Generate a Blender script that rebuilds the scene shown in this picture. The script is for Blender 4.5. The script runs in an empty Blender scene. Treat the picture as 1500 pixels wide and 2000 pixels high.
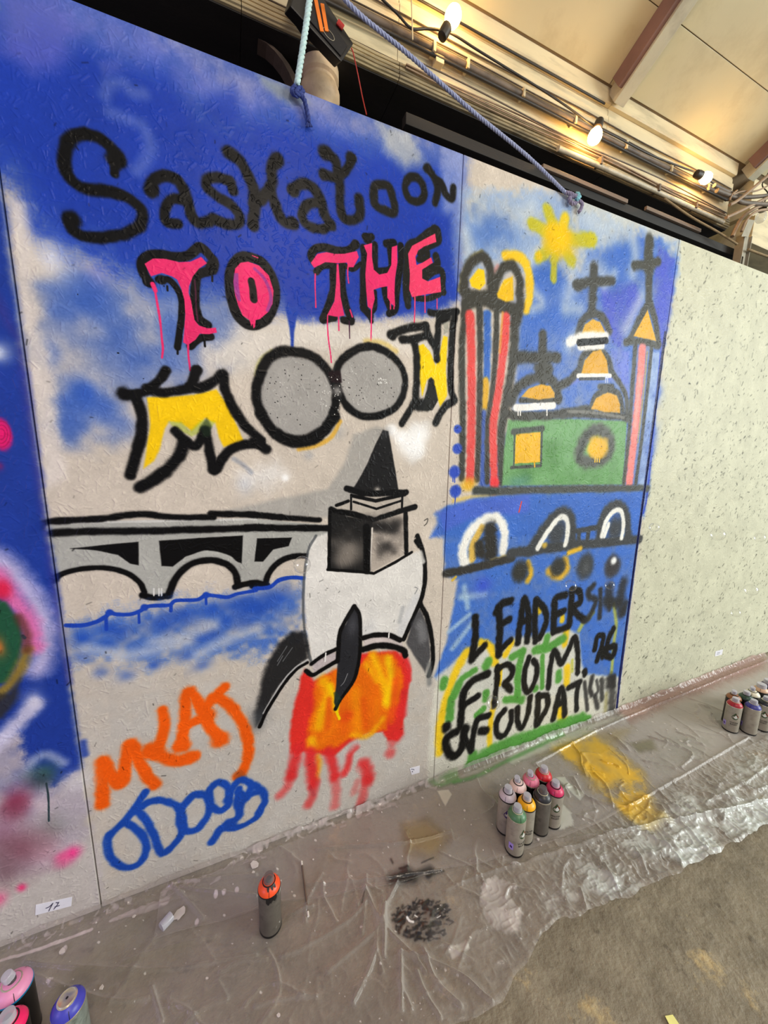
import bpy, bmesh, math, random
import numpy as np
from mathutils import Vector, Matrix

random.seed(7)
RNG = np.random.default_rng(11)
SC = bpy.context.scene
COL = SC.collection

# ------------------------------------------------------------------ camera
# world: X along the painted wall, Y into the wall (front of the panels at y = 0), Z up, metres
F_PX = 712.28
YAW, PITCH, ROLL = (math.radians(a) for a in (23.0524, -9.6554, 1.0657))
CAM = np.array([0.0, -1.20035, 1.4569])
_cy, _sy, _cp, _sp = math.cos(YAW), math.sin(YAW), math.cos(PITCH), math.sin(PITCH)
_w = np.array([_sy * _cp, _cy * _cp, _sp])
_r0 = np.array([_cy, -_sy, 0.0])
_u0 = np.cross(_r0, _w)
_R = _r0 * math.cos(ROLL) + _u0 * math.sin(ROLL)
_U = -_r0 * math.sin(ROLL) + _u0 * math.cos(ROLL)
cam_data = bpy.data.cameras.new('camera')
cam_data.sensor_fit = 'AUTO'
cam_data.sensor_width = 36.0
cam_data.lens = F_PX / 2000.0 * 36.0
cam_data.clip_start = 0.02
cam_ob = bpy.data.objects.new('camera', cam_data)
COL.objects.link(cam_ob)
m = Matrix.Identity(4)
for i in range(3):
    m[i][0], m[i][1], m[i][2], m[i][3] = _R[i], _U[i], -_w[i], CAM[i]
cam_ob.matrix_world = m
SC.camera = cam_ob

# ------------------------------------------------------------------ world, lights, exposure
wd = bpy.data.worlds.new('world')
SC.world = wd
wd.use_nodes = True
wd.node_tree.nodes['Background'].inputs[0].default_value = (0.95, 0.97, 1.0, 1)
wd.node_tree.nodes['Background'].inputs[1].default_value = 0.50


def area(name, loc, target, sx, sy, power, col):
    d = bpy.data.lights.new(name, 'AREA')
    d.shape = 'RECTANGLE'
    d.size, d.size_y, d.energy, d.color = sx, sy, power, col
    o = bpy.data.objects.new(name, d)
    COL.objects.link(o)
    o.location = loc
    o.rotation_euler = (Vector(target) - Vector(loc)).to_track_quat('-Z', 'Y').to_euler()
    return o


# daylight through the open end of the hall, to the right of and behind the photographer
area('daylight_opening', (6.8, -4.8, 2.5), (1.4, -0.2, 0.6), 3.4, 3.0, 450, (0.93, 1.0, 0.97))
# the hall's other lamps: a warm ceiling lamp behind the photographer, a violet event lamp to the left
area('hall_lamp', (0.6, -3.2, 3.6), (0.6, 0.0, 1.2), 1.0, 0.5, 46, (1.0, 0.86, 0.70))
area('violet_lamp', (-2.6, -1.6, 1.6), (0.2, -0.2, 0.2), 0.6, 0.6, 16, (0.62, 0.45, 1.0))
SC.view_settings.view_transform = 'Standard'
SC.view_settings.look = 'None'
SC.view_settings.gamma = 1.0
SC.view_settings.use_curve_mapping = False
SC.view_settings.exposure = 0.0

# ------------------------------------------------------------------ measuring helpers


def ray(x, y):
    return (x - 750.0) / F_PX * _R - (y - 1000.0) / F_PX * _U + _w


def on(x, y, ax, val):
    """world point seen at photo position x, y that lies in the plane axis = val"""
    d = ray(x, y)
    return CAM + (val - CAM[ax]) / d[ax] * d


def on_many(p, ax, val):
    p = np.asarray(p, float)
    d = ((p[:, 0] - 750) / F_PX)[:, None] * _R - ((p[:, 1] - 1000) / F_PX)[:, None] * _U + _w
    return CAM + ((val - CAM[ax]) / d[:, ax])[:, None] * d


def nums(s):
    return [tuple(float(v) for v in t.split(',')) for t in s.split()]


# ------------------------------------------------------------------ noise and paint rasteriser


def vnoise(h, w, cell, seed, ay=1.0):
    """smooth value noise in -1..1, one feature every `cell` pixels"""
    g = np.random.default_rng(seed)
    ny, nx = int(h / (cell * ay)) + 3, int(w / cell) + 3
    a = g.random((ny, nx), dtype=np.float32) * 2 - 1
    yy = np.arange(h, dtype=np.float32) / (cell * ay)
    xx = np.arange(w, dtype=np.float32) / cell
    yi, xi = yy.astype(int), xx.astype(int)
    fy, fx = yy - yi, xx - xi
    fy, fx = fy * fy * (3 - 2 * fy), fx * fx * (3 - 2 * fx)
    rows = a[yi] * (1 - fy)[:, None] + a[yi + 1] * fy[:, None]
    return rows[:, xi] * (1 - fx) + rows[:, xi + 1] * fx


def smooth_line(p, closed=False, n=6):
    p = [np.asarray(q, float) for q in p]
    if len(p) < 3:
        return np.array(p)
    q = [p[-1]] + p + [p[0], p[1]] if closed else [2 * p[0] - p[1]] + p + [2 * p[-1] - p[-2]]
    out = []
    for i in range(1, len(q) - 2):
        a, b, c, d = q[i - 1], q[i], q[i + 1], q[i + 2]
        for k in range(n):
            t = k / n
            out.append(0.5 * (2 * b + (c - a) * t + (2 * a - 5 * b + 4 * c - d) * t * t + (3 * b - a - 3 * c + d) * t ** 3))
    if not closed:
        out.append(p[-1])
    else:
        out.append(out[0])
    return np.array(out)


class Canvas:
    """paint layer of a flat surface, in metres; axis 1 is a wall (x, z), axis 2 a floor (x, y)"""

    def __init__(s, ax, val, x0, y0, x1, y1, res, base):
        s.ax, s.val, s.x0, s.y0, s.res = ax, val, x0, y0, res
        s.w, s.h = int(round((x1 - x0) / res)), int(round((y1 - y0) / res))
        s.rgb = np.empty((s.h, s.w, 3), np.float32)
        s.rgb[:] = np.array(base, np.float32) / 255
        s.cov = np.zeros((s.h, s.w), np.float32)
        s.nf = vnoise(s.h, s.w, 2.2, 1) * .6 + vnoise(s.h, s.w, 5, 2) * .4
        s.nm = vnoise(s.h, s.w, 12, 3)
        s.nb = vnoise(s.h, s.w, 45, 4) * .6 + vnoise(s.h, s.w, 20, 5) * .4
        s.fr = (0, 0, 1)

    def frame(s, ox, oy, k):
        s.fr = (ox, oy, k)

    def map(s, pts):
        p = np.asarray(pts, float)[:, :2] / s.fr[2] + np.array(s.fr[:2])
        q = on_many(p, s.ax, s.val)
        q2 = q[:, [0, 2]] if s.ax == 1 else q[:, [0, 1]]
        e = .5
        a = on_many(p + [e, 0], s.ax, s.val) - q
        b = on_many(p + [0, e], s.ax, s.val) - q
        k = [0, 2] if s.ax == 1 else [0, 1]
        det = np.abs(a[:, k[0]] * b[:, k[1]] - a[:, k[1]] * b[:, k[0]]) / e / e
        s.sx = np.abs(a[:, k[0]]) / e / s.res / s.fr[2]
        s.sy = np.abs(b[:, k[1]]) / e / s.res / s.fr[2]
        return (q2 - [s.x0, s.y0]) / s.res, np.sqrt(det) / s.res / s.fr[2]

    def put(s, y0, x0, al, col, mode=0):
        h, w = al.shape
        a = al[..., None]
        v = s.rgb[y0:y0 + h, x0:x0 + w]
        v += (np.array(col, np.float32) / 255 - v) * a
        c = s.cov[y0:y0 + h, x0:x0 + w]
        c += (1 - c) * al

    def win(s, lo, hi):
        x0, y0 = max(0, int(lo[0])), max(0, int(lo[1]))
        x1, y1 = min(s.w, int(hi[0]) + 2), min(s.h, int(hi[1]) + 2)
        return x0, y0, x1, y1

    def L(s, col, w, pts, soft=.32, a=1.0, closed=False, smooth=True, spray=.22, w2=None, grain=.2):
        """a sprayed line of width w"""
        p, sc = s.map(nums(pts) if isinstance(pts, str) else pts)
        if len(p) == 1:
            p = np.vstack([p, p + .01])
        r = float(np.mean(sc)) * w / 2
        if smooth:
            p = smooth_line(p, closed)
        elif closed:
            p = np.vstack([p, p[:1]])
        n = len(p)
        rr = np.linspace(r, r * (1 if w2 is None else w2 / w), n)
        m_ = r * (2.2 if spray else 1.6) + 4
        x0, y0, x1, y1 = s.win(p.min(0) - m_, p.max(0) + m_)
        if x1 <= x0 or y1 <= y0:
            return
        D = np.full((y1 - y0, x1 - x0), 9.0, np.float32)
        for i in range(n - 1):
            A, B = p[i], p[i + 1]
            ax0, ay0, ax1, ay1 = s.win(np.minimum(A, B) - m_, np.maximum(A, B) + m_)
            if ax1 <= ax0 or ay1 <= ay0:
                continue
            X = np.arange(ax0, ax1, dtype=np.float32)[None, :] - np.float32(A[0])
            Y = np.arange(ay0, ay1, dtype=np.float32)[:, None] - np.float32(A[1])
            d = (B - A).astype(np.float32)
            L2 = max(float(d @ d), 1e-6)
            t = np.clip((X * d[0] + Y * d[1]) / L2, 0, 1)
            q = np.sqrt((X - t * d[0]) ** 2 + (Y - t * d[1]) ** 2) / max(rr[i], .3)
            v = D[ay0 - y0:ay1 - y0, ax0 - x0:ax1 - x0]
            np.minimum(v, q, out=v)
        nf = s.nf[y0:y1, x0:x1]
        nm = s.nm[y0:y1, x0:x1]
        ns = soft * min(1, .5 / max(soft, .01))
        al = np.clip((1 - D + nf * ns * grain + nm * ns * .35) / max(soft, .02) * .5 + .5, 0, 1)
        al = al * al * (3 - 2 * al) * a
        if spray:
            o = np.exp(-((np.maximum(D - 1, 0)) / .38) ** 2) * spray * np.clip(.55 + nf * 1.3, 0, 1.2) * a
            al = np.maximum(al, o)
        s.put(y0, x0, al.astype(np.float32), col)

    def P(s, col, pts, soft=4, a=1.0, smooth=False, rough=.5, patch=0.0):
        """a filled area; patch > 0 breaks it up"""
        p, sc = s.map(nums(pts) if isinstance(pts, str) else pts)
        sw = float(np.mean(sc)) * soft
        if smooth:
            p = smooth_line(p, True, 4)
        m_ = sw * 2 + 3
        x0, y0, x1, y1 = s.win(p.min(0) - m_, p.max(0) + m_)
        if x1 <= x0 or y1 <= y0:
            return
        st = max(1, int(sw / 6))
        X = np.arange(x0, x1, st, dtype=np.float32)[None, :]
        Y = np.arange(y0, y1, st, dtype=np.float32)[:, None]
        ins = np.zeros((Y.shape[0], X.shape[1]), bool)
        D = np.full(ins.shape, 1e9, np.float32)
        q = np.roll(p, -1, 0)
        for (ax, ay), (bx, by) in zip(p, q):
            if abs(ay - by) > 1e-6:
                c = ((ay > Y) != (by > Y)) & (X < (bx - ax) * (Y - ay) / (by - ay) + ax)
                ins ^= c
            dx, dy = bx - ax, by - ay
            L2 = max(dx * dx + dy * dy, 1e-6)
            t = np.clip(((X - ax) * dx + (Y - ay) * dy) / L2, 0, 1)
            np.minimum(D, (X - ax - t * dx) ** 2 + (Y - ay - t * dy) ** 2, out=D)
        D = np.sqrt(D)
        D = np.where(ins, D, -D)
        if st > 1:
            D = np.repeat(np.repeat(D, st, 0), st, 1)[:y1 - y0, :x1 - x0]
        nz = s.nf[y0:y1, x0:x1] * .35 + s.nm[y0:y1, x0:x1] * .35 + s.nb[y0:y1, x0:x1] * .6
        al = np.clip((D / sw + nz * rough) * .5 + .5, 0, 1)
        al = al * al * (3 - 2 * al) * a
        if patch:
            al = al * np.clip(1 - patch + patch * (s.nb[y0:y1, x0:x1] * 1.6 + s.nm[y0:y1, x0:x1] * .5 + .6), 0, 1)
        s.put(y0, x0, al.astype(np.float32), col)

    def B(s, col, x, y, r, a=1.0, ky=1.0, hard=1.0, rough=.35):
        """a soft blob"""
        p, sc = s.map([(x, y)])
        ky = ky * float(s.sy[0] / s.sx[0])
        r = float(s.sx[0]) * r
        c = p[0]
        m_ = np.array([r * 2.1, r * ky * 2.1])
        x0, y0, x1, y1 = s.win(c - m_, c + m_)
        if x1 <= x0 or y1 <= y0:
            return
        X = (np.arange(x0, x1, dtype=np.float32)[None, :] - c[0]) / r
        Y = (np.arange(y0, y1, dtype=np.float32)[:, None] - c[1]) / r / ky
        d = np.sqrt(X * X + Y * Y) * (1 + rough * s.nb[y0:y1, x0:x1]) + s.nf[y0:y1, x0:x1] * .06
        al = np.exp(-d ** (2 * hard)) * a
        al = np.where(d > 2, 0, al)
        s.put(y0, x0, al.astype(np.float32), col)

    def speck(s, col, x, y, rx, ry, n, size, a=1.0):
        g = np.random.default_rng(int(x * 7 + y))
        for _ in range(n):
            t, q = g.random() * 6.283, math.sqrt(g.random())
            s.L(col, size * (.6 + g.random()), [(x + rx * q * math.cos(t), y + ry * q * math.sin(t)),
                (x + rx * q * math.cos(t) + size * .6 * g.random(), y + ry * q * math.sin(t) + size * .5)], spray=0, a=a, smooth=False)


def make_image(name, arr, alpha=None, data=False):
    h, w = arr.shape[:2]
    im = bpy.data.images.new(name, w, h, alpha=alpha is not None, float_buffer=data)
    if alpha is not None:
        im.alpha_mode = 'CHANNEL_PACKED'
    px = np.ones((h, w, 4), np.float32)
    if arr.ndim == 2:
        px[..., :3] = arr[..., None]
    else:
        px[..., :3] = np.clip(arr, 0, 1)
    if alpha is not None:
        px[..., 3] = alpha
    if data:
        im.colorspace_settings.name = 'Non-Color'
    im.pixels.foreach_set(px.ravel())
    im.update()
    im.pack()
    return im

# ------------------------------------------------------------------ the mural, traced on the wall plane
WH = 2.44
WX0, WX1 = -1.664, 4.28
wall = Canvas(1, 0.0, WX0, 0.0, WX1, WH, 0.0015, (206, 194, 180))
L, P, B = wall.L, wall.P, wall.B
BLK, BLUE, PINK, YEL, GRY = (11, 10, 11), (28, 58, 165), (236, 46, 108), (246, 200, 14), (165, 161, 156)
WHT, OLV = (238, 234, 228), (52, 50, 43)


def c(n):
    wall.frame(*[(0, 0, 3), (500, 0, 3), (1000, 0, 3), (0, 667, 3), (500, 667, 3), (1000, 667, 3), (0, 1334, 3), (500, 1334, 3), (1000, 1334, 3)][n - 1])


def d(n):
    wall.frame(*[(260, 440, 4.6875), (580, 430, 4.5455), (840, 1130, 3.75), (860, 400, 3.125), (480, 1180, 3.75), (0, 1040, 2.4375)][n - 1])


def px():
    wall.frame(0, 0, 1)


# bare boards: first panel greyer low down, last panel cream
px()
P((204, 202, 178), '1328,440 1800,440 1900,640 1900,1260 1700,1500 1190,1500', 6)
P((184, 180, 174), '128,1330 860,1330 850,1700 190,1820', 110, .75, patch=.3)
# --- middle panel sky
P((52, 84, 178), '-60,-60 700,-60 905,200 905,560 860,600 700,600 560,610 470,600 300,560 230,540 190,512 120,505 70,470 30,380 -60,330', 38, .95, rough=.6)
P(BLUE, '-60,60 160,90 330,150 420,230 560,240 700,300 850,330 870,560 760,610 640,612 560,600 300,560 190,480 90,440 20,330 -60,300', 50, .95, rough=.7)
P((110, 118, 192), '100,-10 300,60 500,140 640,200 700,250 620,245 560,215 470,220 420,190 370,200 330,120 240,110 150,60', 34, .7, rough=.7, patch=.25)
P((150, 150, 178), '300,60 560,160 900,290 900,330 820,300 700,262 640,235 560,200 440,170', 26, .6, rough=.7, patch=.3)
P((190, 190, 182), '735,232 800,255 830,320 790,330 750,290', 16, .75)
P((150, 160, 150), '500,145 560,165 600,200 560,205 520,175', 12, .6)
P((140, 152, 200), '862,285 906,300 900,600 868,520', 12, .7, patch=.4)
P((120, 112, 190), '0,-20 110,0 150,60 120,120 60,140 0,100', 30, .5)
P(BLUE, '385,210 455,170 470,230 440,260', 18, .7)
P((96, 104, 190), '190,120 240,110 235,140 200,150', 8, .4)
c(1)
L((130, 142, 200), 70, '610,560 640,500 720,490 770,540 840,550', 1.1, .38)
L((140, 150, 205), 70, '640,660 740,700 830,740 880,850 850,950 800,1000', 1.1, .34)
B((110, 110, 225), 560, 1640, 90, .4)
px()
for x, y, r, a in ((150, 575, 55, .75), (205, 600, 60, .7), (320, 560, 60, .7), (335, 640, 50, .7), (115, 640, 40, .4), (230, 690, 70, .6), (280, 740, 50, .5), (168, 768, 40, .95), (150, 790, 45, .7),
                   (133, 833, 34, .75), (205, 805, 40, .75), (240, 830, 30, .5), (95, 690, 30, .6), (370, 715, 40, .45), (420, 640, 50, .6), (330, 710, 35, .5), (110, 600, 25, .4)):
    B((52, 92, 184), x, y, r, a, 1, 1.1, .5)
P((218, 208, 200), '18,385 45,400 62,520 66,640 100,690 110,800 130,930 90,960 70,800 44,660', 14, .85)
P((222, 214, 204), '400,690 470,640 560,628 610,632 700,640 770,632 850,660 860,740 800,690 700,680 640,690 560,690 500,720 430,740', 22, .85)
B((244, 240, 236), 100, 505, 36, .6)
# drip of blue
P(BLUE, '540,420 880,420 892,585 850,612 760,618 700,622 640,626 590,624 560,616', 12, .9, rough=.8)
P((34, 66, 168), '557,600 582,600 574,650 573,690 568,690 566,650', 2.5)
# --- pale grey swath behind the tower, bridge body
P((168, 164, 158), '500,985 560,972 640,955 672,905 690,850 735,832 748,838 700,960 660,1010 560,1012 410,1004', 6, .9)
P((240, 238, 236), '470,930 540,900 560,930 520,960', 20, .6)
c(5)
for x, y, r in ((900, 600, 85), (960, 540, 65), (850, 560, 48), (940, 620, 60), (170, 800, 24), (800, 520, 36)):
    B((250, 249, 247), x, y, r, .9, 1, 1.6)
B((150, 160, 170), 470, 520, 40, .4)
B((150, 158, 170), 310, 670, 26, .4)
c(4)
B((200, 205, 215), 1430, 840, 60, .6)
L((120, 130, 150), 26, '1370,690 1430,730 1470,770', .9, .5)
G2 = (172, 171, 165)
P(G2, '285,1075 900,1050 1499,1040 1560,1100 1499,1400 1400,1410 1380,1360 1330,1310 1250,1285 1160,1290 1080,1330 1020,1400 990,1490 850,1490 845,1460 820,1420 770,1375 700,1345 600,1330 480,1335 380,1360 320,1390', 6)
c(5)
P(G2, '0,1040 430,1080 430,1130 340,1180 310,1260 220,1260 140,1290 80,1350 50,1420 -40,1430 -60,1100', 6)
c(4)
L((205, 203, 198), 14, '290,1072 600,1060 900,1055 1200,1048 1499,1042', .5, spray=0)
for q, w in (('205,1095 255,1062 400,1050 600,1040 820,1012 1000,1030 1250,1032', 42), ('1235,1010 1300,1012 1499,1018 1640,1030', 36), ('310,1125 500,1115 800,1113 1100,1105 1440,1095 1560,1092', 44)):
    L(BLK, w, q, .45)
c(5)
L(BLK, 32, '-40,1015 130,1030 370,1048', .45)
L(BLK, 40, '-60,1092 200,1095 430,1095', .35)
P(BLK, '5,1155 210,1150 190,1200 100,1220 40,1290 -10,1290', 4)
c(4)
P(BLK, '410,1215 600,1195 810,1175 810,1312 760,1302 690,1252 560,1225', 5)
P(BLK, '930,1170 1200,1150 1420,1140 1415,1302 1380,1290 1320,1250 1200,1235 1090,1260 1010,1320 945,1317', 5)
L(G2, 24, '1090,1275 1200,1238 1320,1258 1380,1300', .4, spray=0)
ARC = dict(soft=.35)
L(BLK, 34, '290,1402 380,1357 480,1335 600,1328 700,1345 770,1375 820,1420 845,1470', **ARC)
L(BLK, 40, '835,1488 900,1502 985,1492', **ARC)
L(BLK, 40, '985,1492 1020,1402 1080,1330 1160,1292 1250,1285 1330,1308 1378,1360 1392,1420', **ARC)
L(BLK, 36, '1378,1440 1430,1425 1499,1415 1560,1430', **ARC)
L(BLK, 64, '310,1392', .4)
L(BLK, 60, '235,1088', .6)
for x in (900, 930, 945):
    L((215, 213, 208), 9, f'{x},1450 {x},1490', .3, spray=0)
c(5)
L(BLK, 34, '50,1425 80,1350 140,1290 220,1260 310,1258', **ARC)
L(BLK, 40, '-20,1432 60,1432', **ARC)
# --- river
c(4)
P((46, 92, 186), '385,1690 640,1640 850,1590 1100,1560 1400,1520 1700,1450 1790,1470 1800,1600 1740,1720 1600,1800 1300,1860 900,1880 400,1860', 90, .8, rough=1.1, patch=.5)
for x, y, r, a in ((480, 1740, 70, .8), (640, 1680, 70, .7), (700, 1700, 70, .8), (960, 1650, 90, .8), (1080, 1600, 80, .8), (1240, 1570, 80, .8), (1400, 1540, 90, .8), (1330, 1640, 60, .7), (620, 1770, 50, .6),
                   (900, 1900, 50, .7), (1180, 1740, 60, .6), (480, 1850, 60, .5), (1100, 1840, 50, .6), (1250, 1720, 50, .7), (740, 1960, 60, .5), (1500, 1560, 110, .9), (1620, 1500, 90, .8), (1180, 1900, 50, .5), (590, 1940, 40, .5), (1440, 1650, 60, .5)):
    B((34, 78, 182), x, y, r, a, .6, 1, .5)
for q in ('900,1760 1050,1740 1250,1660', '700,1850 950,1800 1100,1760', '1150,1840 1350,1740 1500,1690', '500,1800 700,1830'):
    L((206, 206, 208), 60, q, 1.2, .55)
L((28, 66, 176), 24, '385,1665 480,1665 560,1645 620,1612 640,1590 680,1600 760,1600 820,1580 850,1558 900,1550 990,1546 1030,1520 1150,1515 1200,1490 1250,1490 1330,1500 1390,1480 1499,1460', .3, spray=.1)
for q, w in (('640,1590', 44), ('845,1560', 44), ('1205,1488', 40), ('620,1620 622,1690', 18), ('812,1590 814,1650', 14), ('1000,1550 1000,1580', 20), ('1205,1500 1207,1540', 14)):
    L((28, 66, 176), w, q, .3, spray=0)
c(5)
L((28, 66, 176), 24, '-10,1450 80,1440 130,1402 200,1385 285,1388', .3, spray=.1)
# --- rocket
P((224, 220, 214), '330,1150 420,1125 425,1340 690,1360 940,1230 985,1300 975,1500 930,1600 880,1720 850,1750 620,1740 480,1790 330,1890 300,1700 280,1500 290,1350 305,1210', 8)
L((70, 74, 78), 15, '350,1140 305,1225 280,1400 276,1600 292,1750 322,1880', .5, .75)
L((205, 205, 208), 50, '940,1500 880,1620 850,1700', .8, .6)
L((150, 152, 156), 24, '860,1560 840,1640', .9, .5)
B((188, 188, 190), 660, 1690, 60, .5)
L(BLK, 26, '945,1140 980,1250 990,1380 970,1500 920,1620 865,1745', .3)
L(BLK, 24, '935,1170 955,1200', .4)
P((62, 62, 66), '960,1560 1010,1680 1022,1850 990,1940 930,1850 880,1765 910,1650', 8, .88)
L((150, 150, 152), 50, '960,1660 980,1740', .9, .5)
L(BLK, 26, '962,1540 1002,1620 1030,1750 1034,1880 1012,1960', .4)
d(5)
L((110, 112, 112), 40, '1340,440 1345,580', .8, .7)
P((24, 24, 26), '420,200 340,200 250,270 190,370 130,500 100,620 80,720 60,800 70,900 110,860 170,740 250,600 360,480 450,400 460,330', 24, .92, rough=.7)
B((70, 74, 78), 90, 840, 70, .6)
L((190, 188, 186), 16, '450,410 360,470 270,570 200,680 130,800', .4, .9, spray=0)
L(BLK, 24, '450,430 370,480 290,570 210,690 150,790 100,900', .35)
for q in ('300,310 230,420', '340,320 270,420', '270,380 230,450'):
    L((130, 132, 134), 6, q, .5, .7, spray=0)
# flames
P((226, 44, 36), '430,480 500,560 660,480 850,360 1100,340 1180,420 1200,540 1180,700 1160,780 1150,950 1110,1000 1040,1000 1000,940 900,940 760,1020 640,1120 520,1100 420,1080 380,1110 330,1090 320,950 340,780 380,640 400,540', 16, .97, rough=.6)
P((238, 112, 12), '500,620 640,480 850,440 900,360 1080,360 1140,480 1150,620 1120,720 1060,760 1030,920 900,950 760,990 640,1060 520,1080 450,1050 460,900 490,760', 22, .95, rough=.8)
for q, w, cc in (('560,560 600,640 560,780 530,900', 70, (250, 184, 10)), ('620,600 640,700 660,780', 40, (254, 214, 10)), ('930,380 1000,560 1040,740', 55, (250, 190, 12)), ('880,440 960,560', 40, (248, 170, 12)),
                 ('1040,400 1060,560 1030,720', 50, (252, 206, 14)), ('480,1000 490,1040', 60, (250, 190, 16)), ('520,1120 530,1180 510,1280', 46, (246, 160, 20)), ('800,640 820,940', 70, (246, 140, 12)), ('1000,840 900,960 780,960', 40, (250, 170, 14)),
                 ('560,1000 640,900 660,820', 60, (242, 120, 14)), ('860,700 880,900', 40, (232, 92, 14)), ('700,780 720,940', 50, (236, 100, 16)), ('1100,560 1090,700 1060,860', 50, (236, 90, 20)), ('610,700 600,900', 40, (234, 96, 18)), ('740,820', 70, (226, 70, 20)), ('960,700 960,860', 36, (240, 120, 12))):
    L(cc, w, q, 1.1, .85)
L((252, 220, 10), 20, '660,720 690,700 665,780 685,840', .5, spray=0)
for q, w, a in (('380,1060 350,1180 330,1260', 76, .9), ('340,1240 300,1340 250,1400', 62, .62), ('470,1080 480,1200 490,1320', 76, .95), ('500,1300 490,1400 455,1470', 62, .7), ('600,1080 640,1180 650,1270', 70, .9), ('650,1270 660,1380 650,1480', 62, .5),
                ('800,1050 760,1100 745,1190 720,1240', 54, .85), ('860,1170 890,1230 900,1290', 80, .88), ('880,1290 860,1400 830,1490', 62, .6), ('820,1300 790,1380', 50, .35), ('1060,1090', 72, .6), ('1110,960 1080,1000', 80, .6), ('1150,360 1190,460 1195,560', 36, .9), ('1160,640 1150,820', 50, .7)):
    L((222, 44, 46), w, q, .8, a)
L((196, 190, 186), 60, '700,1160 720,1090 800,1020', .9, .6)
L((150, 44, 60), 24, '470,1340 500,1400', 1, .3)
# band and middle fin
P((205, 192, 188), '860,260 1000,230 1140,270 1150,330 1000,300 870,310', 5)
P((190, 178, 178), '480,440 640,350 680,390 500,500', 5)
L(BLK, 36, '860,250 950,228 1050,230 1130,265', .35)
L(BLK, 42, '860,335 950,308 1060,310 1150,340 1170,380', .35)
L(BLK, 30, '480,440 560,380 660,330', .35)
L(BLK, 32, '440,490 490,520 560,480 680,410', .35)
P((40, 40, 44), '790,10 835,80 840,260 830,420 790,560 720,660 660,770 645,720 660,600 670,440 680,220 730,150', 7)
L(BLK, 30, '790,20 720,140 685,230 672,420', .35)
L(BLK, 26, '795,15 832,90 838,260 828,410 790,560 700,690 655,770', .35)
P((34, 60, 40), '640,650 660,640 700,690 660,780', 5, .6)
B((92, 92, 98), 780, 160, 40, .5, 2)
L((150, 150, 150), 5, '745,510 720,570 695,600', .4, .8, spray=0)
for q in ('585,360 580,420', '1048,215 1046,245'):
    L(WHT, 10, q, .3, spray=0)
# --- castle tower
c(5)
P((28, 27, 28), '742,518 775,526 795,640 812,740 836,884 700,900 562,872 600,810 650,720 700,600', 5)
B((70, 70, 72), 755, 540, 24, .5)
P((188, 178, 166), '560,920 870,890 935,975 880,1010 690,1060 440,1000 480,950', 5)
B((190, 182, 172), 710, 870, 16, .9)
for q, w in (('530,862 620,892 700,893 880,884', 34), ('560,905 700,935 872,898', 20), ('556,900 556,985', 13), ('856,905 854,975', 13), ('570,940 705,982 848,935', 13), ('470,962 540,936', 20), ('440,985 470,1000 560,1010 690,1050 800,1010 930,970', 34)):
    L(BLK, w, q, .3, smooth=False, spray=.1)
P((30, 29, 29), '432,1000 690,1060 672,1352 425,1335', 5)
B((150, 140, 130), 545, 1225, 85, .8, .9, 1, .6)
B((150, 140, 130), 505, 1290, 60, .5, .6, 1, .6)
P((182, 170, 158), '682,1062 872,1003 880,1240 676,1352', 4)
for x, y, r, a in ((745, 1085, 66, .95), (800, 1105, 44, .8), (700, 1090, 40, .8), (765, 1205, 46, .8), (720, 1160, 40, .35), (690, 1080, 40, .7), (820, 1070, 30, .6)):
    B((34, 32, 32), x, y, r, a, .8, 1, .6)
L((205, 196, 186), 10, '680,1095 668,1352', .4, spray=0)
for q, w in (('432,1000 426,1335', 20), ('645,1090 650,1345', 40), ('876,1000 880,1245', 26), ('420,1338 600,1350 690,1360 820,1292 912,1235', 16)):
    L(BLK, w, q, .35, smooth=False, spray=.12)
L((225, 222, 216), 30, '960,1240 975,1290', .6, .8)
# tiny scribbles
L((90, 86, 80), 6, '985,1050 1005,1040 1000,1065 985,1080', .4, spray=0)
L((150, 150, 150), 6, '930,1440 945,1450 930,1480', .4, spray=0)

# --- Saskatoon
c(1)
SK = dict(soft=.42, spray=.2)
L(BLK, 74, '675,960 690,930 640,862 560,800 470,790 400,830 375,900 378,980 420,1060 510,1112 640,1122 760,1170 830,1240 820,1320 740,1370 620,1390 500,1390 430,1350 410,1290', **SK)
L(BLK, 116, '678,930', **SK)
L(BLK, 50, '670,960 668,1020', **SK)
L(BLK, 106, '420,1290', **SK)
L(BLK, 66, '890,1110 895,1060 960,1030 1040,1060 1090,1150 1120,1260 1160,1310 1220,1300', **SK)
L(BLK, 84, '888,1120', **SK)
L(BLK, 60, '1100,1180 1010,1170 965,1230 975,1300 1040,1312', **SK)
L(BLK, 62, '1362,1115 1350,1070 1290,1045 1220,1050 1210,1095 1270,1150 1350,1200 1400,1260 1390,1312 1320,1312 1250,1282', **SK)
L(BLK, 70, '1330,890 1400,940 1460,1050 1490,1150 1482,1320', **SK)
c(2)
L(BLK, 66, '120,935 90,985 88,1080 40,1160 -10,1190', **SK)
L(BLK, 82, '120,938', **SK)
L(BLK, 62, '82,1100 110,1200 160,1300 215,1310', **SK)
L(BLK, 72, '212,1310', **SK)
K2 = (17, 16, 15)  # letter black raised toward the right: stronger light mixed into the colour
L(K2, 62, '215,1110 260,1080 320,1090 370,1160 400,1260 440,1320', **SK)
L(K2, 66, '218,1120', **SK)
L(K2, 54, '380,1190 300,1200 270,1260 300,1320 380,1342 440,1322', **SK)
L(K2, 58, '405,895 460,940 480,1010 490,1100 492,1200 515,1275 570,1290 610,1250 600,1165', **SK)
L(K2, 82, '402,896', **SK)
L(K2, 52, '395,1020 470,1040 540,980 565,930', **SK)
L(K2, 62, '392,1022', **SK)
L(K2, 62, '555,925', **SK)
K3 = (26, 25, 22)  # further right, more of that light painted into the black
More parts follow.
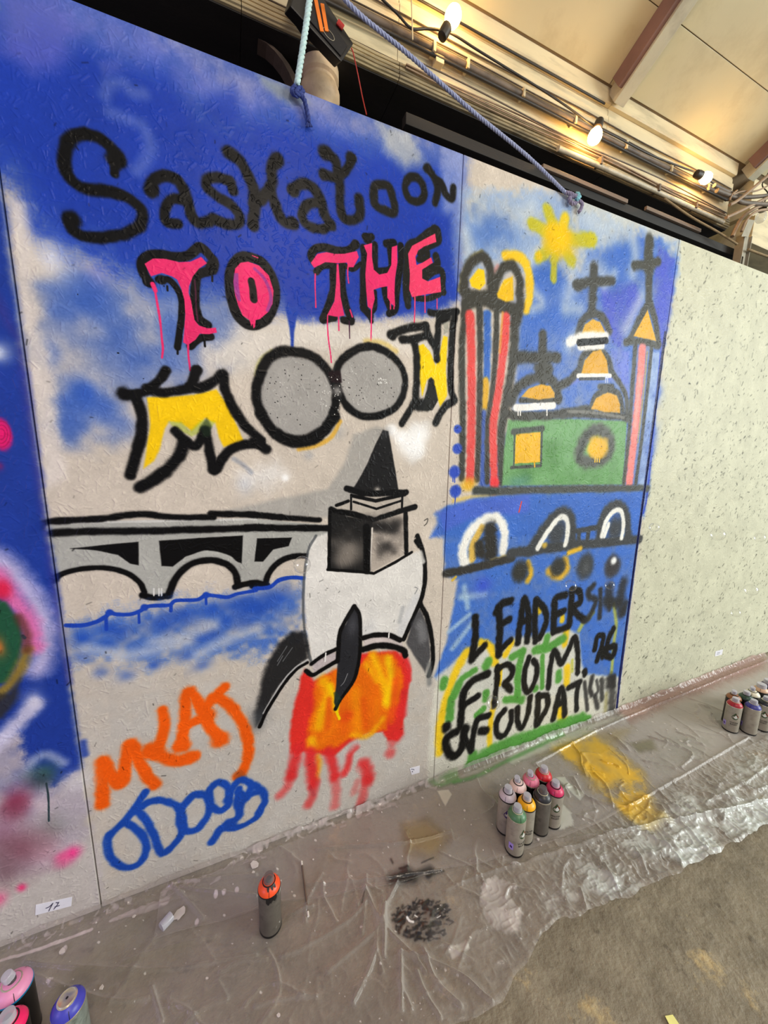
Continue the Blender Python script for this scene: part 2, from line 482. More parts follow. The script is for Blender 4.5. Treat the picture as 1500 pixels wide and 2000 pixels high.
L(K3, 50, '705,1085 770,1090 800,1160 810,1245 745,1232 695,1195 690,1110', closed=True, **SK)
L(K3, 44, '900,1040 960,1055 985,1130 960,1178 900,1170 872,1100', closed=True, **SK)
L(K3, 44, '1002,990 1040,1040 1062,1110 1048,1190', **SK)
L(K3, 42, '1050,1050 1085,1075 1110,1140 1148,1165 1155,1100', **SK)
L(K3, 54, '1003,990', **SK)
# --- TO THE
d(1)
TT = dict(soft=.25, spray=.16)
for q, w in (('150,530 90,430 80,340 140,280 250,270 380,290 500,280 580,220 620,205 690,270 740,340 725,410', 88), ('600,210', 90), ('720,380', 110), ('130,520', 90),
             ('230,500 320,500 390,570 440,680 440,840 420,1000 405,1120', 62), ('260,500', 90), ('690,420 590,460 570,540 560,640 570,760 600,860 680,920', 86), ('520,1110 600,1040 710,1020', 70), ('700,1015', 70)):
    L(BLK, w, q, **TT)
P(PINK, '102,355 180,305 300,310 420,340 520,335 620,290 675,350 600,400 545,470 510,560 505,620 530,700 545,790 560,870 600,920 680,945 755,940 765,985 690,1000 610,995 570,1050 500,1100 455,1075 465,960 475,820 465,680 440,590 400,500 350,470 260,440 160,470', 3, rough=.5)
L((120, 40, 80), 14, '560,500 570,620 575,760 590,880', .6, .6, spray=0)
for q, w in (('190,560 215,700 245,880 260,1040 270,1130 262,1215', 20), ('500,1090 505,1200 520,1330', 18), ('175,540 200,600', 40)):
    L(PINK, w, q, .3, spray=0)
for q in ('310,560 312,600', '722,470 722,515', '405,1120 405,1180', '650,1050 655,1110'):
    L(BLK, 18, q, .4, spray=0)
L(BLK, 92, '1020,292 930,350 885,460 890,620 930,780 1010,890 1110,920 1230,850 1290,720 1300,580 1250,440 1160,330', closed=True, **TT)
P(PINK, '1050,335 980,345 930,400 915,520 930,640 960,740 1000,830 1080,880 1160,860 1230,800 1275,720 1285,600 1240,460 1150,370', 3)
P((140, 60, 150), '920,440 960,440 965,560 985,700 955,690 930,620 915,540', 4, .75)
L((140, 60, 150), 30, '1110,400 1190,480 1240,580 1260,680 1230,780', .5, .7, spray=0)
P(PINK, '1060,860 1120,860 1115,930 1100,950 1090,900 1080,930', 3)
L(BLK, 66, '1080,515 1095,600 1102,680', .2, spray=0)
L(PINK, 10, '1090,280 1140,300', .4, spray=0)
d(2)
K4 = (14, 13, 13)  # black again slightly lifted, light toward the right painted in
for q, w in (('150,370 125,320 160,260 250,245 370,275 460,270 520,215', 72), ('520,215', 72), ('170,460 220,410 300,400', 56), ('325,400 320,520 315,640 270,780 230,880', 66), ('230,890 330,870', 62), ('400,400 400,520 405,640 440,780 480,890', 66), ('410,890 480,900', 62), ('560,390 490,440 420,400', 40)):
    L(K4, w, q, **TT)
P(PINK, '120,380 180,300 260,285 330,300 420,300 530,275 548,330 500,420 460,420 440,380 360,385 250,375 150,425', 3)
P(PINK, '350,390 368,390 380,560 385,680 420,850 350,860 265,845 330,720 345,560', 3)
for q, w in (('160,480 160,600 165,775', 13), ('455,380 448,470 457,560', 13), ('270,850 270,960 280,1080 295,1180 303,1265', 12), ('368,850 370,980', 13), ('470,800 490,860', 14)):
    L(PINK, w, q, .3, spray=0)
L((60, 20, 50), 10, '462,900 466,1050', .4, spray=0)
for q, w in (('625,170', 92), ('600,150 660,150', 60), ('590,250 600,330 590,480 590,620 590,760 650,850', 70), ('660,900 650,840 690,780 690,640', 40), ('590,780', 70), ('690,220 690,330 700,440 760,450 830,430 830,320 820,230', 56),
             ('790,210 860,205', 66), ('920,230 920,380 900,500 885,640 870,790 815,830', 62), ('770,590 790,700 830,800', 56)):
    L(K4, w, q, **TT)
P(PINK, '590,225 665,205 665,330 680,440 730,485 800,470 835,400 840,240 888,225 890,380 870,520 865,640 870,770 840,750 800,690 800,590 740,600 680,620 690,700 665,800 625,770 610,600 605,480 620,300', 3)
for q, w in (('660,760 658,900 655,1070', 12), ('828,720 828,790', 12), ('862,730 858,790', 10)):
    L(PINK, w, q, .3, spray=0)
K5 = (30, 29, 25)  # rightmost letter: black lifted most, with the light in its colour
for q, w in (('980,700 970,560 980,400 990,240 1080,190 1180,110 1230,90 1250,180 1140,240', 76), ('1240,100', 76), ('985,760 970,660', 60), ('1090,300 1150,270 1150,340 1080,350', 56), ('1230,320 1240,400 1150,450 1120,500', 66), ('1150,510 1230,450 1290,470 1290,640', 56), ('1050,690 1150,700 1260,660', 50), ('1300,640', 54)):
    L(K5, w, q, **TT)
P((238, 62, 104), '985,300 1020,230 1130,170 1225,120 1235,195 1130,235 1075,270 1050,330 1060,400 1110,380 1190,330 1205,380 1110,440 1110,520 1160,545 1270,505 1278,640 1150,660 1020,685 995,620 1000,480', 3)
for q, w in (('1045,680 1045,790 1040,910', 12), ('1135,660 1135,820', 11), ('1242,700 1242,790', 10)):
    L((238, 62, 104), w, q, .3, spray=0)
# --- MOON
c(4)
P(YEL, '860,330 1000,325 1130,315 1265,285 1335,370 1375,470 1430,590 1310,620 1280,560 1260,480 1200,450 1120,530 1060,480 990,470 960,520 930,640 900,700 840,745 860,620 880,480', 10)
P((170, 190, 30), '980,470 1060,470 1110,520 1180,460 1260,470 1240,500 1120,560 1020,510', 10, .5)
MM = dict(soft=.4, spray=.2)
for q, w in (('725,310 800,308 870,282 930,230 972,170', 56), ('725,308', 92), ('860,280 950,300 1050,285 1110,262 1150,170', 58), ('1110,270 1180,272 1250,235 1300,190', 58), ('1308,195 1320,290 1370,400 1440,500 1530,580', 58), ('1530,595 1400,612 1320,660 1255,760 1235,680 1215,580 1200,520', 56),
             ('1200,530 1150,610 1090,590 1025,525', 54), ('1080,590 1040,680 960,770 825,855', 74), ('790,320 830,420 825,550 800,650 760,785', 64), ('1150,170', 60)):
    L(BLK, w, q, **MM)
P((30, 50, 30), '1170,500 1210,450 1240,500 1230,560 1190,560', 10, .6)
c(5)
L((224, 168, 48), 26, '490,470 440,560 350,610 250,632', .7, .8)
L((220, 190, 100), 30, '640,0 740,10 820,60', .9, .7)
L((205, 200, 110), 26, '0,200 20,120 90,60', .9, .6)
P(GRY, '190,80 330,110 430,210 465,320 440,440 350,530 240,560 110,520 40,420 10,300 40,160 110,90', 6)
P(GRY, '640,40 750,70 840,160 865,260 830,360 740,425 630,435 540,385 490,290 475,180 530,100', 6)
L(BLK, 56, '190,60 330,90 430,190 468,320 440,450 360,540 240,580 110,530 30,420 0,300 40,150 110,75', closed=True, **MM)
L(BLK, 52, '20,420 110,550 240,600 370,560 470,440', **MM)
L(BLK, 42, '640,30 760,60 850,150 872,260 832,370 740,430 630,440 540,390 485,290 470,180 520,90', closed=True, **MM)
P((28, 14, 18), '420,180 490,170 500,240 440,240', 8)
B((190, 185, 180), 475, 290, 30, .7)
for args in (((238, 236, 230), 230, 300, 190, 200, 60, 2.4), ((238, 236, 230), 660, 230, 170, 170, 60, 2.4), (BLK, 230, 300, 190, 200, 40, 3.4), (BLK, 660, 230, 170, 170, 34, 3.4), ((238, 236, 230), 440, 320, 60, 120, 30, 3.6), ((238, 236, 230), 740, 230, 30, 20, 14, 4.5)):
    wall.speck(*args)
d(2)
P((246, 208, 4), '1075,1120 1120,1100 1180,1170 1230,1300 1260,1200 1300,1030 1335,1040 1320,1330 1330,1560 1270,1660 1220,1480 1190,1390 1150,1420 1110,1560 1090,1420', 10)
for q, w in (('830,1020 900,990 1000,960 1140,940', 70), ('850,1030', 76), ('930,1060 1030,1060 1160,1020', 70), ('1140,940 1180,1050 1230,1140', 66), ('1030,1060 1060,1200 1060,1400 1050,1600', 66), ('1050,1600 1000,1690 930,1810', 56), ('1050,1640 1150,1640', 96), ('1190,1440 1170,1560 1130,1650', 60),
             ('1180,820 1250,830 1420,810', 56), ('1260,840 1250,980 1240,1120 1240,1240', 62), ('1400,830 1380,980 1370,1150 1360,1350 1370,1520 1400,1600', 62), ('1390,1610 1320,1650 1270,1720 1230,1800', 62), ('1290,880 1330,860', 76)):
    L((18, 17, 16), w, q, **MM)
P((168, 164, 150), '1300,920 1345,900 1340,1000 1300,1020', 8, .9)
P((30, 30, 28), '1190,1400 1225,1480 1250,1600 1200,1690 1120,1690 1140,1560', 8)
px()
L(BLK, 20, '495,862 520,878', .4)

# --- right-hand panel, sky
d(4)
P((190, 198, 200), '135,-80 1100,-80 1440,180 1440,420 1000,420 600,420 480,300 140,420', 40, .7, rough=.8)
P((132, 160, 206), '135,-60 700,-60 1200,160 1440,230 1440,420 1200,500 900,420 600,500 480,420 140,420', 40, .75, rough=1.0, patch=.6)
P((70, 110, 196), '560,400 700,360 800,480 900,300 1150,230 1200,180 1330,200 1440,330 1410,650 1350,900 1300,1400 1270,1750 1240,1900 130,1900 200,1800 450,1300 470,900 490,700', 30, .95, rough=.8, patch=.2)
for x, y, r, a in ((250, 200, 90, .55), (330, 150, 70, .5), (430, 200, 70, .4), (620, 420, 70, .7), (680, 470, 80, .7), (1120, 290, 70, .7), (1060, 380, 60, .6), (560, 720, 90, .8), (700, 700, 90, .8), (800, 640, 60, .7), (1100, 560, 90, .8), (520, 850, 70, .7)):
    B((58, 104, 194), x, y, r, a, 1, 1, .7)
P((78, 88, 200), '1330,250 1430,330 1410,650 1350,900 1310,760 1300,500', 14, .85, patch=.35)
P((74, 80, 196), '980,520 1200,470 1230,600 1130,800 1100,900 1000,780', 26, .75, patch=.3)
P((170, 188, 220), '1290,900 1345,900 1290,1400 1250,1750 1200,1750 1240,1400', 10, .8, patch=.5)
P((112, 124, 214), '740,1120 900,1060 1080,1080 1150,1180 1150,900 1040,880 1040,1040 840,1060', 14, .8, patch=.35)
for q, w in (('560,520 620,600 560,640', 50), ('780,560 820,470', 90), ('850,640 760,640', 60), ('880,420 930,370 990,420', 80), ('560,330 600,300', 60), ('1180,230 1190,330 1170,420', 60), ('1270,170 1270,140', 60), ('1060,420 1000,500', 50), ('1230,560 1190,640 1130,760', 60), ('780,860 830,800', 70), ('1100,100 1000,140 900,60', 120), ('500,60 560,20', 90), ('150,180 180,320', 70)):
    L((206, 212, 212), w, q, 1.2, .55)
L((44, 70, 190), 14, '1345,900 1300,1380 1262,1760 1238,1880', .6, .9, spray=.3)
for x, y in ((1330, 1150), (1300, 1400), (1285, 1500), (1420, 400)):
    B((60, 96, 200), x, y, 26, .7, 2)
# sun
SUN = (232, 196, 22)
SG = (196, 186, 34)
for q, w, cc in (('715,180 650,30', 64, SG), ('700,190 555,115', 62, SG), ('740,180 760,80', 62, SUN), ('740,210 930,215', 70, SG), ('700,240 600,325', 60, SG), ('705,240 695,330 690,455', 62, SG), ('740,230 800,345', 66, SG)):
    L(cc, w, q, .5, .9, smooth=False, w2=30)
L(SG, 56, '900,215 925,225', .5)
L((226, 190, 20), 50, '600,310', .5)
B((244, 194, 10), 718, 200, 92, 1, 1.1, 2)
# towers
GR = (64, 62, 55)
ST = dict(soft=.5, spray=.25)
L((244, 196, 36), 56, '400,315 480,320 535,400 545,560 520,640', .5)
L((226, 200, 70), 24, '115,520 140,420 200,320 250,290', .8, .6)
L((234, 128, 116), 30, '320,420 350,380', .8, .5)
L((56, 104, 190), 52, '285,670 285,850 282,1060', .5)
L((226, 174, 40), 46, '275,1080 272,1230', .5)
L((52, 82, 170), 50, '262,1280 258,1700', .6, .9)
for q, w in (('140,530 150,430 200,345 260,320 298,380 308,470 300,540 240,560 150,540', 62), ('330,570 340,470 385,390 440,375 478,450 485,560 480,640 400,625 345,600', 58), ('160,600 250,580 330,610 470,640', 70), ('160,600 150,700', 50), ('150,620 130,900 135,1300 130,1670', 44), ('238,620 242,900 236,1280 222,1680', 40),
             ('345,620 338,850 322,1100 290,1350 285,1690', 38), ('455,660 442,950 400,1200 372,1400 375,1690', 60), ('480,640 470,700', 60)):
    L(GR, w, q, **ST)
P((246, 202, 18), '178,462 230,392 266,400 272,480 240,518 190,500', 8)
P((240, 190, 24), '343,545 390,462 442,435 447,585 400,592 350,568', 8)
RD = (226, 78, 74)
L(RD, 56, '180,680 188,900 190,1200 186,1500 178,1690', .4)
L(RD, 52, '400,690 385,900 352,1150 322,1350 326,1600 330,1740', .4)
L((222, 150, 60), 16, '380,660 362,900', .8, .7)
L((238, 60, 66), 56, '330,1690 332,1740', .5)
B((234, 180, 44), 168, 1715, 46, .95, .8, 1.5)
L((222, 190, 90), 24, '80,1810 250,1775 460,1750', .9, .7)
for x, y, r in ((105, 1370, 26), (102, 1490, 30), (86, 1632, 36), (92, 1750, 36)):
    B((46, 76, 186), x, y, r, 1, 1.1, 4, .1)
for q in ('76,1640 76,1690', '86,1640 87,1695', '92,1760 90,1800 84,1860'):
    L((46, 76, 186), 7, q, .4, spray=0)
# green hall and roofs
P((112, 162, 104), '412,1310 700,1305 1138,1318 1128,1500 1112,1710 376,1715 388,1500', 8)
for x, y, r in ((620, 1560, 90), (700, 1500, 60), (740, 1660, 90), (560, 1640, 60), (960, 1660, 70), (480, 1650, 60)):
    B((84, 138, 70), x, y, r, .45, 1, 1, .8)
B((86, 140, 150), 480, 1690, 70, .5, .5)
for q, w in (('450,930 580,935 712,932', 62), ('626,800 622,900 626,1080', 56), ('626,790', 30), ('430,1200 480,1110 560,1065 640,1050 700,1100 722,1190', 56), ('720,1110 780,1080 832,1030', 46), ('490,1196 700,1196', 30), ('400,1270 480,1290 720,1282 880,1250 920,1262', 46), ('740,1270 1100,1292 1140,1310', 40),
             ('600,1000 660,1000', 70)):
    L(GR, w, q, **ST)
L((130, 128, 122), 16, '780,1262 940,1270 1120,1300', .6, .8, spray=0)
P((222, 166, 40), '495,1172 540,1122 610,1098 670,1108 698,1150 696,1180 600,1190', 6)
L(WHT, 38, '462,1240 690,1226', .3, smooth=False, spray=.1)
for x in (474, 488, 650):
    L(WHT, 8, f'{x},1245 {x},1285', .3, spray=0)
for q, w in (('938,385 932,500 925,640', 62), ('830,492 930,470 1050,465', 50), ('840,492', 62), ('838,800 868,710 930,665 990,690 1030,775', 46), ('850,1015 868,930 930,890 990,900 1030,960 1042,1022', 40), ('920,1240 950,1165 1020,1132 1090,1160 1112,1255', 34), ('970,1112 1050,1112', 30), ('1050,1030 1100,1100 1135,1180 1140,1300', 30)):
    L((72, 72, 68), w, q, **ST)
P((224, 170, 52), '860,790 880,732 930,698 975,718 1012,790 930,802', 6)
L(WHT, 50, '790,838 870,808 1010,802', .5)
L(WHT, 36, '850,868 990,862', .5)
L(BLK, 34, '845,842 1012,830', .25, spray=.1)
P((222, 164, 38), '860,1032 880,950 930,896 980,884 1016,950 1026,1036', 6)
L(WHT, 24, '840,1046 1036,1044', .3, spray=.1)
L((70, 74, 84), 15, '850,1064 1000,1062', .4)
for x in (1008, 1020):
    L((190, 200, 230), 7, f'{x},1050 {x},1085', .4, spray=0)
P((222, 164, 40), '920,1246 950,1180 1020,1145 1076,1165 1098,1222 1096,1272 1000,1266', 6)
# spire
for q, w in (('1275,205 1270,300 1272,430 1270,600', 52), ('1275,230 1270,330', 66), ('1272,380', 80), ('1185,372 1270,365 1330,348', 46), ('1275,590 1222,690 1165,815', 46), ('1275,600 1312,720 1332,850', 44), ('1130,838 1240,835 1330,862', 36), ('1190,860 1172,1100 1147,1450 1120,1700', 30), ('1288,870 1266,1100 1226,1450 1192,1700', 24)):
    L((72, 72, 66), w, q, **ST)
P((228, 170, 48), '1265,642 1178,802 1316,832', 5)
L((238, 132, 126), 54, '1232,885 1215,1100 1180,1450 1152,1700', .4)
L((246, 168, 160), 26, '1215,1060 1190,1350', .9, .7)
L((186, 160, 90), 12, '1262,900 1245,1100 1205,1450', .8, .7)
# windows
P((238, 182, 28), '462,1398 610,1388 612,1572 452,1582', 4, rough=.8)
for q, w in (('445,1385 622,1366', 32), ('432,1605 610,1594', 16), ('619,1385 613,1590', 14), ('452,1400 448,1590', 10)):
    L((70, 76, 68), w, q, .5, smooth=False)
L((238, 182, 28), 9, '573,1570 575,1600', .3, spray=0)
L((84, 86, 80), 66, '945,1375 870,1450 850,1540 900,1570 1000,1550 1040,1470 1010,1400', .6, closed=True)
L((56, 60, 54), 24, '940,1370 880,1430 840,1560', .8, .7)
B((240, 184, 34), 955, 1485, 66, 1, 1, 4, .25)
for x in (945, 958, 972):
    L((240, 190, 50), 8, f'{x},1540 {x - 2},1570', .3, spray=0)
L((76, 78, 74), 42, '215,1745 400,1748 700,1740 1000,1735 1262,1732', .5)
L((60, 64, 60), 30, '215,1745 340,1750', .4)
P((62, 104, 194), '20,1850 300,1800 700,1780 1230,1770 1200,2030 -60,2030', 14, .95)
L((214, 60, 60), 8, '495,1815 480,1860', .4, spray=0)
# --- lower right: river bridges
c(5)
P((62, 108, 196), '1040,1010 1120,960 1300,920 1560,900 2276,880 2120,2100 1100,2030 1050,1960 1110,1780 1150,1600 1180,1400 1105,1372 1100,1130', 14, .97, patch=.12)
P((84, 98, 206), '1060,1000 1250,930 1600,900 1600,1000 1250,1040 1100,1120', 20, .5)
for q, w in (('1200,1500 1340,1480', 34), ('1220,1440 1240,1560', 30), ('1290,1620 1150,1800', 28), ('1130,1700 1250,1600', 24)):
    L((170, 196, 216), w, q, 1, .75)
B((62, 84, 204), 1330, 1430, 50, .8)
L((214, 176, 84), 40, '1260,1280 1270,1180 1330,1080', .8)
L((240, 238, 230), 56, '1222,1300 1212,1210 1270,1100 1350,1042 1420,1042 1456,1120 1446,1230', .5)
L((214, 176, 84), 34, '1272,1270 1276,1190 1322,1090', .6)
for q, w in (('1370,1100 1372,1245', 86), ('1310,1195 1312,1240', 62)):
    L((52, 50, 46), w, q, .5)
L((232, 190, 70), 26, '1380,1290 1470,1260', .8, .7)
L((58, 56, 52), 46, '1115,1362 1300,1322 1499,1270', .4)
L((214, 176, 60), 14, '1150,1400 1170,1380', .8)
c(6)
GY = (66, 68, 70)
L(GY, 48, '-10,1242 200,1215 400,1192 745,1160', .4)
L(GY, 60, '110,1225 180,1110 260,1020 325,1010 352,1090 350,1200', **ST)
B(GY, 260, 1120, 66, .95, 1.2, 2)
L((238, 236, 228), 30, '150,1212 210,1115 275,1035 318,1040 326,1120 312,1190', .45)
L((196, 164, 70), 30, '190,1195', .7)
L(GY, 52, '512,1165 522,1060 572,975 632,965 672,1030 680,1150', **ST)
B(GY, 605, 1100, 60, .95, 1.3, 2)
L((238, 236, 228), 26, '525,1142 552,1050 602,992 642,1002 652,1080 642,1150', .45)
L((236, 234, 226), 22, '542,1140 566,1070', .4)
for q in ('392,1110 390,1190', '450,1100 440,1180', '375,1112 500,1090'):
    L(GY, 26, q, .5)
L((222, 176, 50), 34, '95,1300 110,1360 90,1400', .8)
B((54, 54, 50), 45, 1350, 54, 1, 1.3, 3, .15)
L((222, 176, 50), 24, '330,1240 400,1215', .8)
L((216, 170, 56), 40, '310,1280 320,1340 270,1380 215,1345', .8)
B((56, 56, 52), 270, 1322, 48, 1, 1.2, 3, .15)
B((62, 64, 66), 430, 1320, 50, 1, 1.6, 3, .15)
B((96, 100, 104), 432, 1330, 22, .6, 1.6)
B((62, 60, 64), 588, 1320, 46, 1, 1.6, 3, .15)
B((246, 246, 244), 596, 1285, 17, 1, 1.3, 2, .1)
L((214, 70, 70), 8, '55,940 40,1000', .4, spray=0)
# --- lettering field
d(3)
P((214, 211, 196), '55,720 270,520 420,455 470,560 600,430 760,420 1000,370 1090,410 1110,640 1150,700 1400,720 1370,980 1000,1080 300,1400 -20,1480 0,1000', 18, .95)
Y3, GN = (244, 200, 26), (84, 152, 62)
for q, w in (('70,1270 70,1100 110,920 180,700 265,540', 62), ('370,470 440,500 475,620', 54), ('550,560 600,470', 46), ('435,1225 440,1080 470,890', 40), ('1000,770 1005,650', 50), ('985,480 1000,380', 46), ('955,960 970,1030', 66), ('800,215 800,240', 44), ('970,280 965,310', 36), ('520,640 510,780', 26)):
    L(Y3, w, q, .6, .92)
for q, w in (('1130,310 1090,380', 30), ('1345,190 1362,330 1345,480 1328,690', 26), ('1190,250 1160,290', 30), ('1040,600 1040,680', 20)):
    L((190, 190, 70), w, q, .9, .8)
for q, w in (('408,640 424,610', 66), ('235,730 330,672', 46), ('95,790 102,745', 62), ('170,860 212,770', 66), ('150,900 142,1030', 60), ('405,880 408,840', 52), ('340,1000 392,955', 46), ('600,575 680,535', 54), ('670,560 645,700 640,880', 54), ('550,890 620,882', 50), ('668,890', 62), ('822,570 820,800', 36), ('940,695 940,740', 52), ('772,805', 50),
             ('770,525 860,510 975,440', 58), ('858,430 842,500', 52), ('300,1370 450,1265 600,1200 850,1115 1000,1060 1115,1022', 84), ('300,1340 310,1300', 70), ('1100,1030 1160,1030', 50)):
    L(GN, w, q, .45, .95)
L((90, 150, 70), 70, '400,1280 300,1360 260,1420', .8, .7)
B3 = (22, 21, 20)
LT = dict(soft=.45, spray=.22)
for q, w in (('330,285 332,400 322,490 300,600', 54), ('310,590 400,490', 50), ('590,165 520,190 485,250', 54), ('500,220 510,330 505,450 500,560', 54), ('515,340 580,300', 52), ('500,540 590,450', 46), ('640,470 662,310 690,150 722,290 710,460', 50), ('655,330 722,300', 44), ('775,160 765,300 770,460', 48), ('775,160 838,230 850,320 800,440', 46),
             ('990,120 920,150 905,270 905,390', 50), ('905,270 980,240', 44), ('905,390 1010,355', 44), ('1040,90 1030,200 1020,340', 48), ('1040,85 1090,95 1100,170 1050,215 1085,270 1130,300', 46)):
    L(B3, w, q, **LT)
B4 = (44, 43, 42)
wall.frame(1100, 1130, 6.8)
for q, w, a in (('405,90 335,165 345,240 430,290 400,400 330,530 285,560', 74, .93), ('492,150 492,300 482,520', 66, .92), ('610,120 610,330', 130, .85), ('560,300 720,330', 110, .82), ('800,60 762,250 772,450', 130, .86), ('835,330 805,440', 84, .8), ('612,370 612,420', 54, .8)):
    L(B4, w, q, .7, a)
wall.frame(1090, 1300, 6.8)
L((150, 140, 80), 60, '640,380 630,600', .9, .6)
for q, w, a in (('350,230 370,400 386,590', 52, .86), ('452,160 422,300 445,390', 66, .92), ('512,200 530,330 480,400', 42, .75), ('490,420 522,560', 60, .85), ('576,190 582,450', 62, .85), ('690,190 690,240', 136, .94), ('735,150 745,260', 64, .9), ('720,330 705,600', 110, .78)):
    L(B4, w, q, .7, a)
d(3)
for q, w in (('1205,520 1225,430 1268,425 1255,500 1222,600', 40), ('1262,520 1262,570', 44), ('1342,370 1305,450 1290,555 1335,570 1352,500 1305,505', 44), ('420,700 330,740 252,820 232,950 220,1090', 54), ('240,930 350,862', 46), ('492,650 488,760 468,930', 44), ('492,665 560,632 602,665 590,720 545,765', 44), ('545,775 588,815', 52),
             ('725,580 692,680 690,790 720,832 768,750 782,650 755,600', 42), ('865,800 880,650 910,532 960,622 1005,540 1058,432 1080,550 1080,690', 42), ('1130,680 1132,700', 42), ('545,965 490,1040 490,1140 540,1150 590,1060 592,980', 42), ('640,950 640,1050 672,1092 712,1000 732,870', 42), ('792,860 780,1070', 46), ('795,862 852,862 856,940 795,1055', 44), ('900,1030 930,900 960,805 980,880 985,1000', 44), ('925,930 980,905', 42), ('1015,800 1095,760', 44), ('1085,775 1072,860 1072,965', 36)):
    L(B3, w, q, **LT)
wall.frame(700, 1330, 5)
for q, w in (('858,455', 100), ('950,500 872,548 850,630 900,728 962,720 1012,640 1030,500', 78), ('1040,470', 94), ('1030,560 1080,640 1100,685', 62), ('1270,340 1170,372 1130,480 1100,650', 62), ('1195,490 1240,488', 80)):
    L(B3, w, q, **LT)
d(3)
# dark edge of the painted board
px()
L((24, 30, 84), 5, '1299,650 1268,884 1238,1110 1209,1334 1204,1384', .4, smooth=False, spray=0)
# --- signatures
c(7)
OR = (242, 92, 14)
OS = dict(soft=.45, spray=.25)
for q, w in (('600,715 600,560 600,455 642,540 690,592 722,560 745,410 772,360 822,480 870,560 908,600', 72), ('950,160 962,250 932,370 880,420', 60), ('870,400 950,430 1030,460 1130,430', 76), ('900,400', 110), ('1060,370 1082,200 1095,62 1130,70 1190,170 1232,260 1300,330', 64), ('1080,260 1210,190', 56), ('1062,370', 92), ('1210,195', 100), ('1290,335', 96),
             ('1315,25 1250,90 1200,150', 62), ('1250,90 1310,105 1385,180 1440,290 1455,400 1430,500 1392,550', 62), ('1120,440', 80), ('690,570', 90)):
    L(OR, w, q, **OS)
L((130, 70, 40), 60, '1400,540 1410,560', .8, .6)
BL = (26, 72, 170)
for q, w in (('740,820 830,890 855,980 810,1060 730,1082 652,1032 625,940 640,890', 46), ('640,890 740,800 850,640', 44), ('815,760 862,820 905,905 950,1000 1050,905 1072,800 1032,722 942,690 862,702 800,755', 44), ('1100,690 1060,740 1052,810 1085,868 1160,852 1222,760 1212,672 1142,655 1090,700', 44), ('1262,592 1225,640 1240,722 1290,750 1340,702 1332,612 1285,585 1250,600', 42),
             ('1330,690 1372,600 1420,570 1470,600 1440,662 1392,640', 44), ('1400,620 1392,720 1460,660 1510,640', 40), ('1240,930 1300,850 1392,790 1402,720', 46), ('1300,852 1392,850 1499,790 1540,720', 36), ('1330,830 1360,840', 60)):
    L(BL, w, q, **OS)
c(8)
L(BL, 40, '-10,600 40,640 50,700 10,760', .5)
# --- neighbour's painting on the left board
px()
P((28, 56, 150), '-400,-60 -20,300 8,400 44,667 74,900 104,1100 138,1334 152,1440 160,1500 100,1560 60,1600 -60,1500 -400,1500', 12, .98)
P((62, 50, 130), '-40,500 44,667 100,1100 138,1334 130,1334 80,1000 30,667 -10,600', 12, .5)
B((220, 225, 235), -4, 690, 20, .9)
c(4)
B((226, 26, 108), 10, 545, 70, 1, 1.4, 4, .1)
for r in (22, 38, 54):
    L((168, 20, 84), 7, [(10 + r * math.cos(t / 4), 545 + 1.4 * r * math.sin(t / 4)) for t in range(-7, 8)], .4, .8, spray=0)
B((150, 30, 100), 0, 730, 24, .6)
d(6)
P((176, 166, 176), '-200,1000 80,960 150,1100 260,1200 330,1150 385,1130 440,1400 490,1800 470,2050 -200,2050', 26, .95, rough=1.2, patch=.15)
P((198, 190, 182), '-200,1700 250,1600 440,1420 492,1800 470,2050 -200,2050', 60, .9)
L((206, 194, 226), 100, '-20,120 60,190 120,260 180,350 215,470 205,600 180,650', 1, .85)
L((222, 112, 172), 84, '-20,200 70,320 140,430 165,540', .9, .95)
B((222, 34, 72), 10, 270, 60, .95, 1, 1.5)
P((34, 84, 56), '-80,290 30,330 90,410 110,500 95,600 40,710 -80,740', 14, .97)
B((206, 116, 48), -5, 545, 36, .9, 1.4)
L((150, 122, 44), 50, '-20,780 50,720 100,640 130,560', .9, .9)
L((96, 50, 40), 40, '90,400 130,480 130,560', .9, .7)
P((50, 46, 40), '-80,780 40,760 100,690 90,790 20,880 -80,900', 20, .8)
L((200, 196, 222), 74, '-40,1030 40,950 110,880 160,820', .8, .92)
B((214, 210, 228), 165, 800, 42, .9)
L((176, 184, 216), 46, '145,1120 170,1075 230,1055 300,1090', 1, .7)
for col, x, y, r, a in (((54, 92, 98), 215, 1140, 60, .95), ((60, 70, 76), 200, 1180, 50, .6), ((166, 44, 78), 85, 1285, 62, .85), ((130, 60, 84), 60, 1330, 90, .7), ((150, 100, 126), 20, 1420, 100, .6), ((128, 72, 88), 110, 1500, 130, .8), ((120, 84, 92), 30, 1600, 110, .6), ((110, 120, 112), 250, 1400, 80, .5), ((200, 150, 165), 230, 1520, 90, .6), ((150, 110, 120), 200, 1450, 90, .5),
                        ((246, 72, 146), 345, 1520, 44, 1, ), ((246, 90, 150), 300, 1540, 40, .7), ((240, 62, 122), 105, 1685, 24, .95), ((236, 90, 140), -5, 1740, 46, .8), ((226, 200, 206), 200, 1290, 60, .5), ((226, 222, 226), 370, 1180, 70, .6)):
    B(col, x, y, r, a, .8)
L((44, 60, 66), 8, '222,1190 232,1260 234,1370', .4, spray=0)
L((50, 50, 60), 14, '120,500 110,490', .5)
L((30, 60, 160), 30, '395,1000 405,1060', .9, .8)
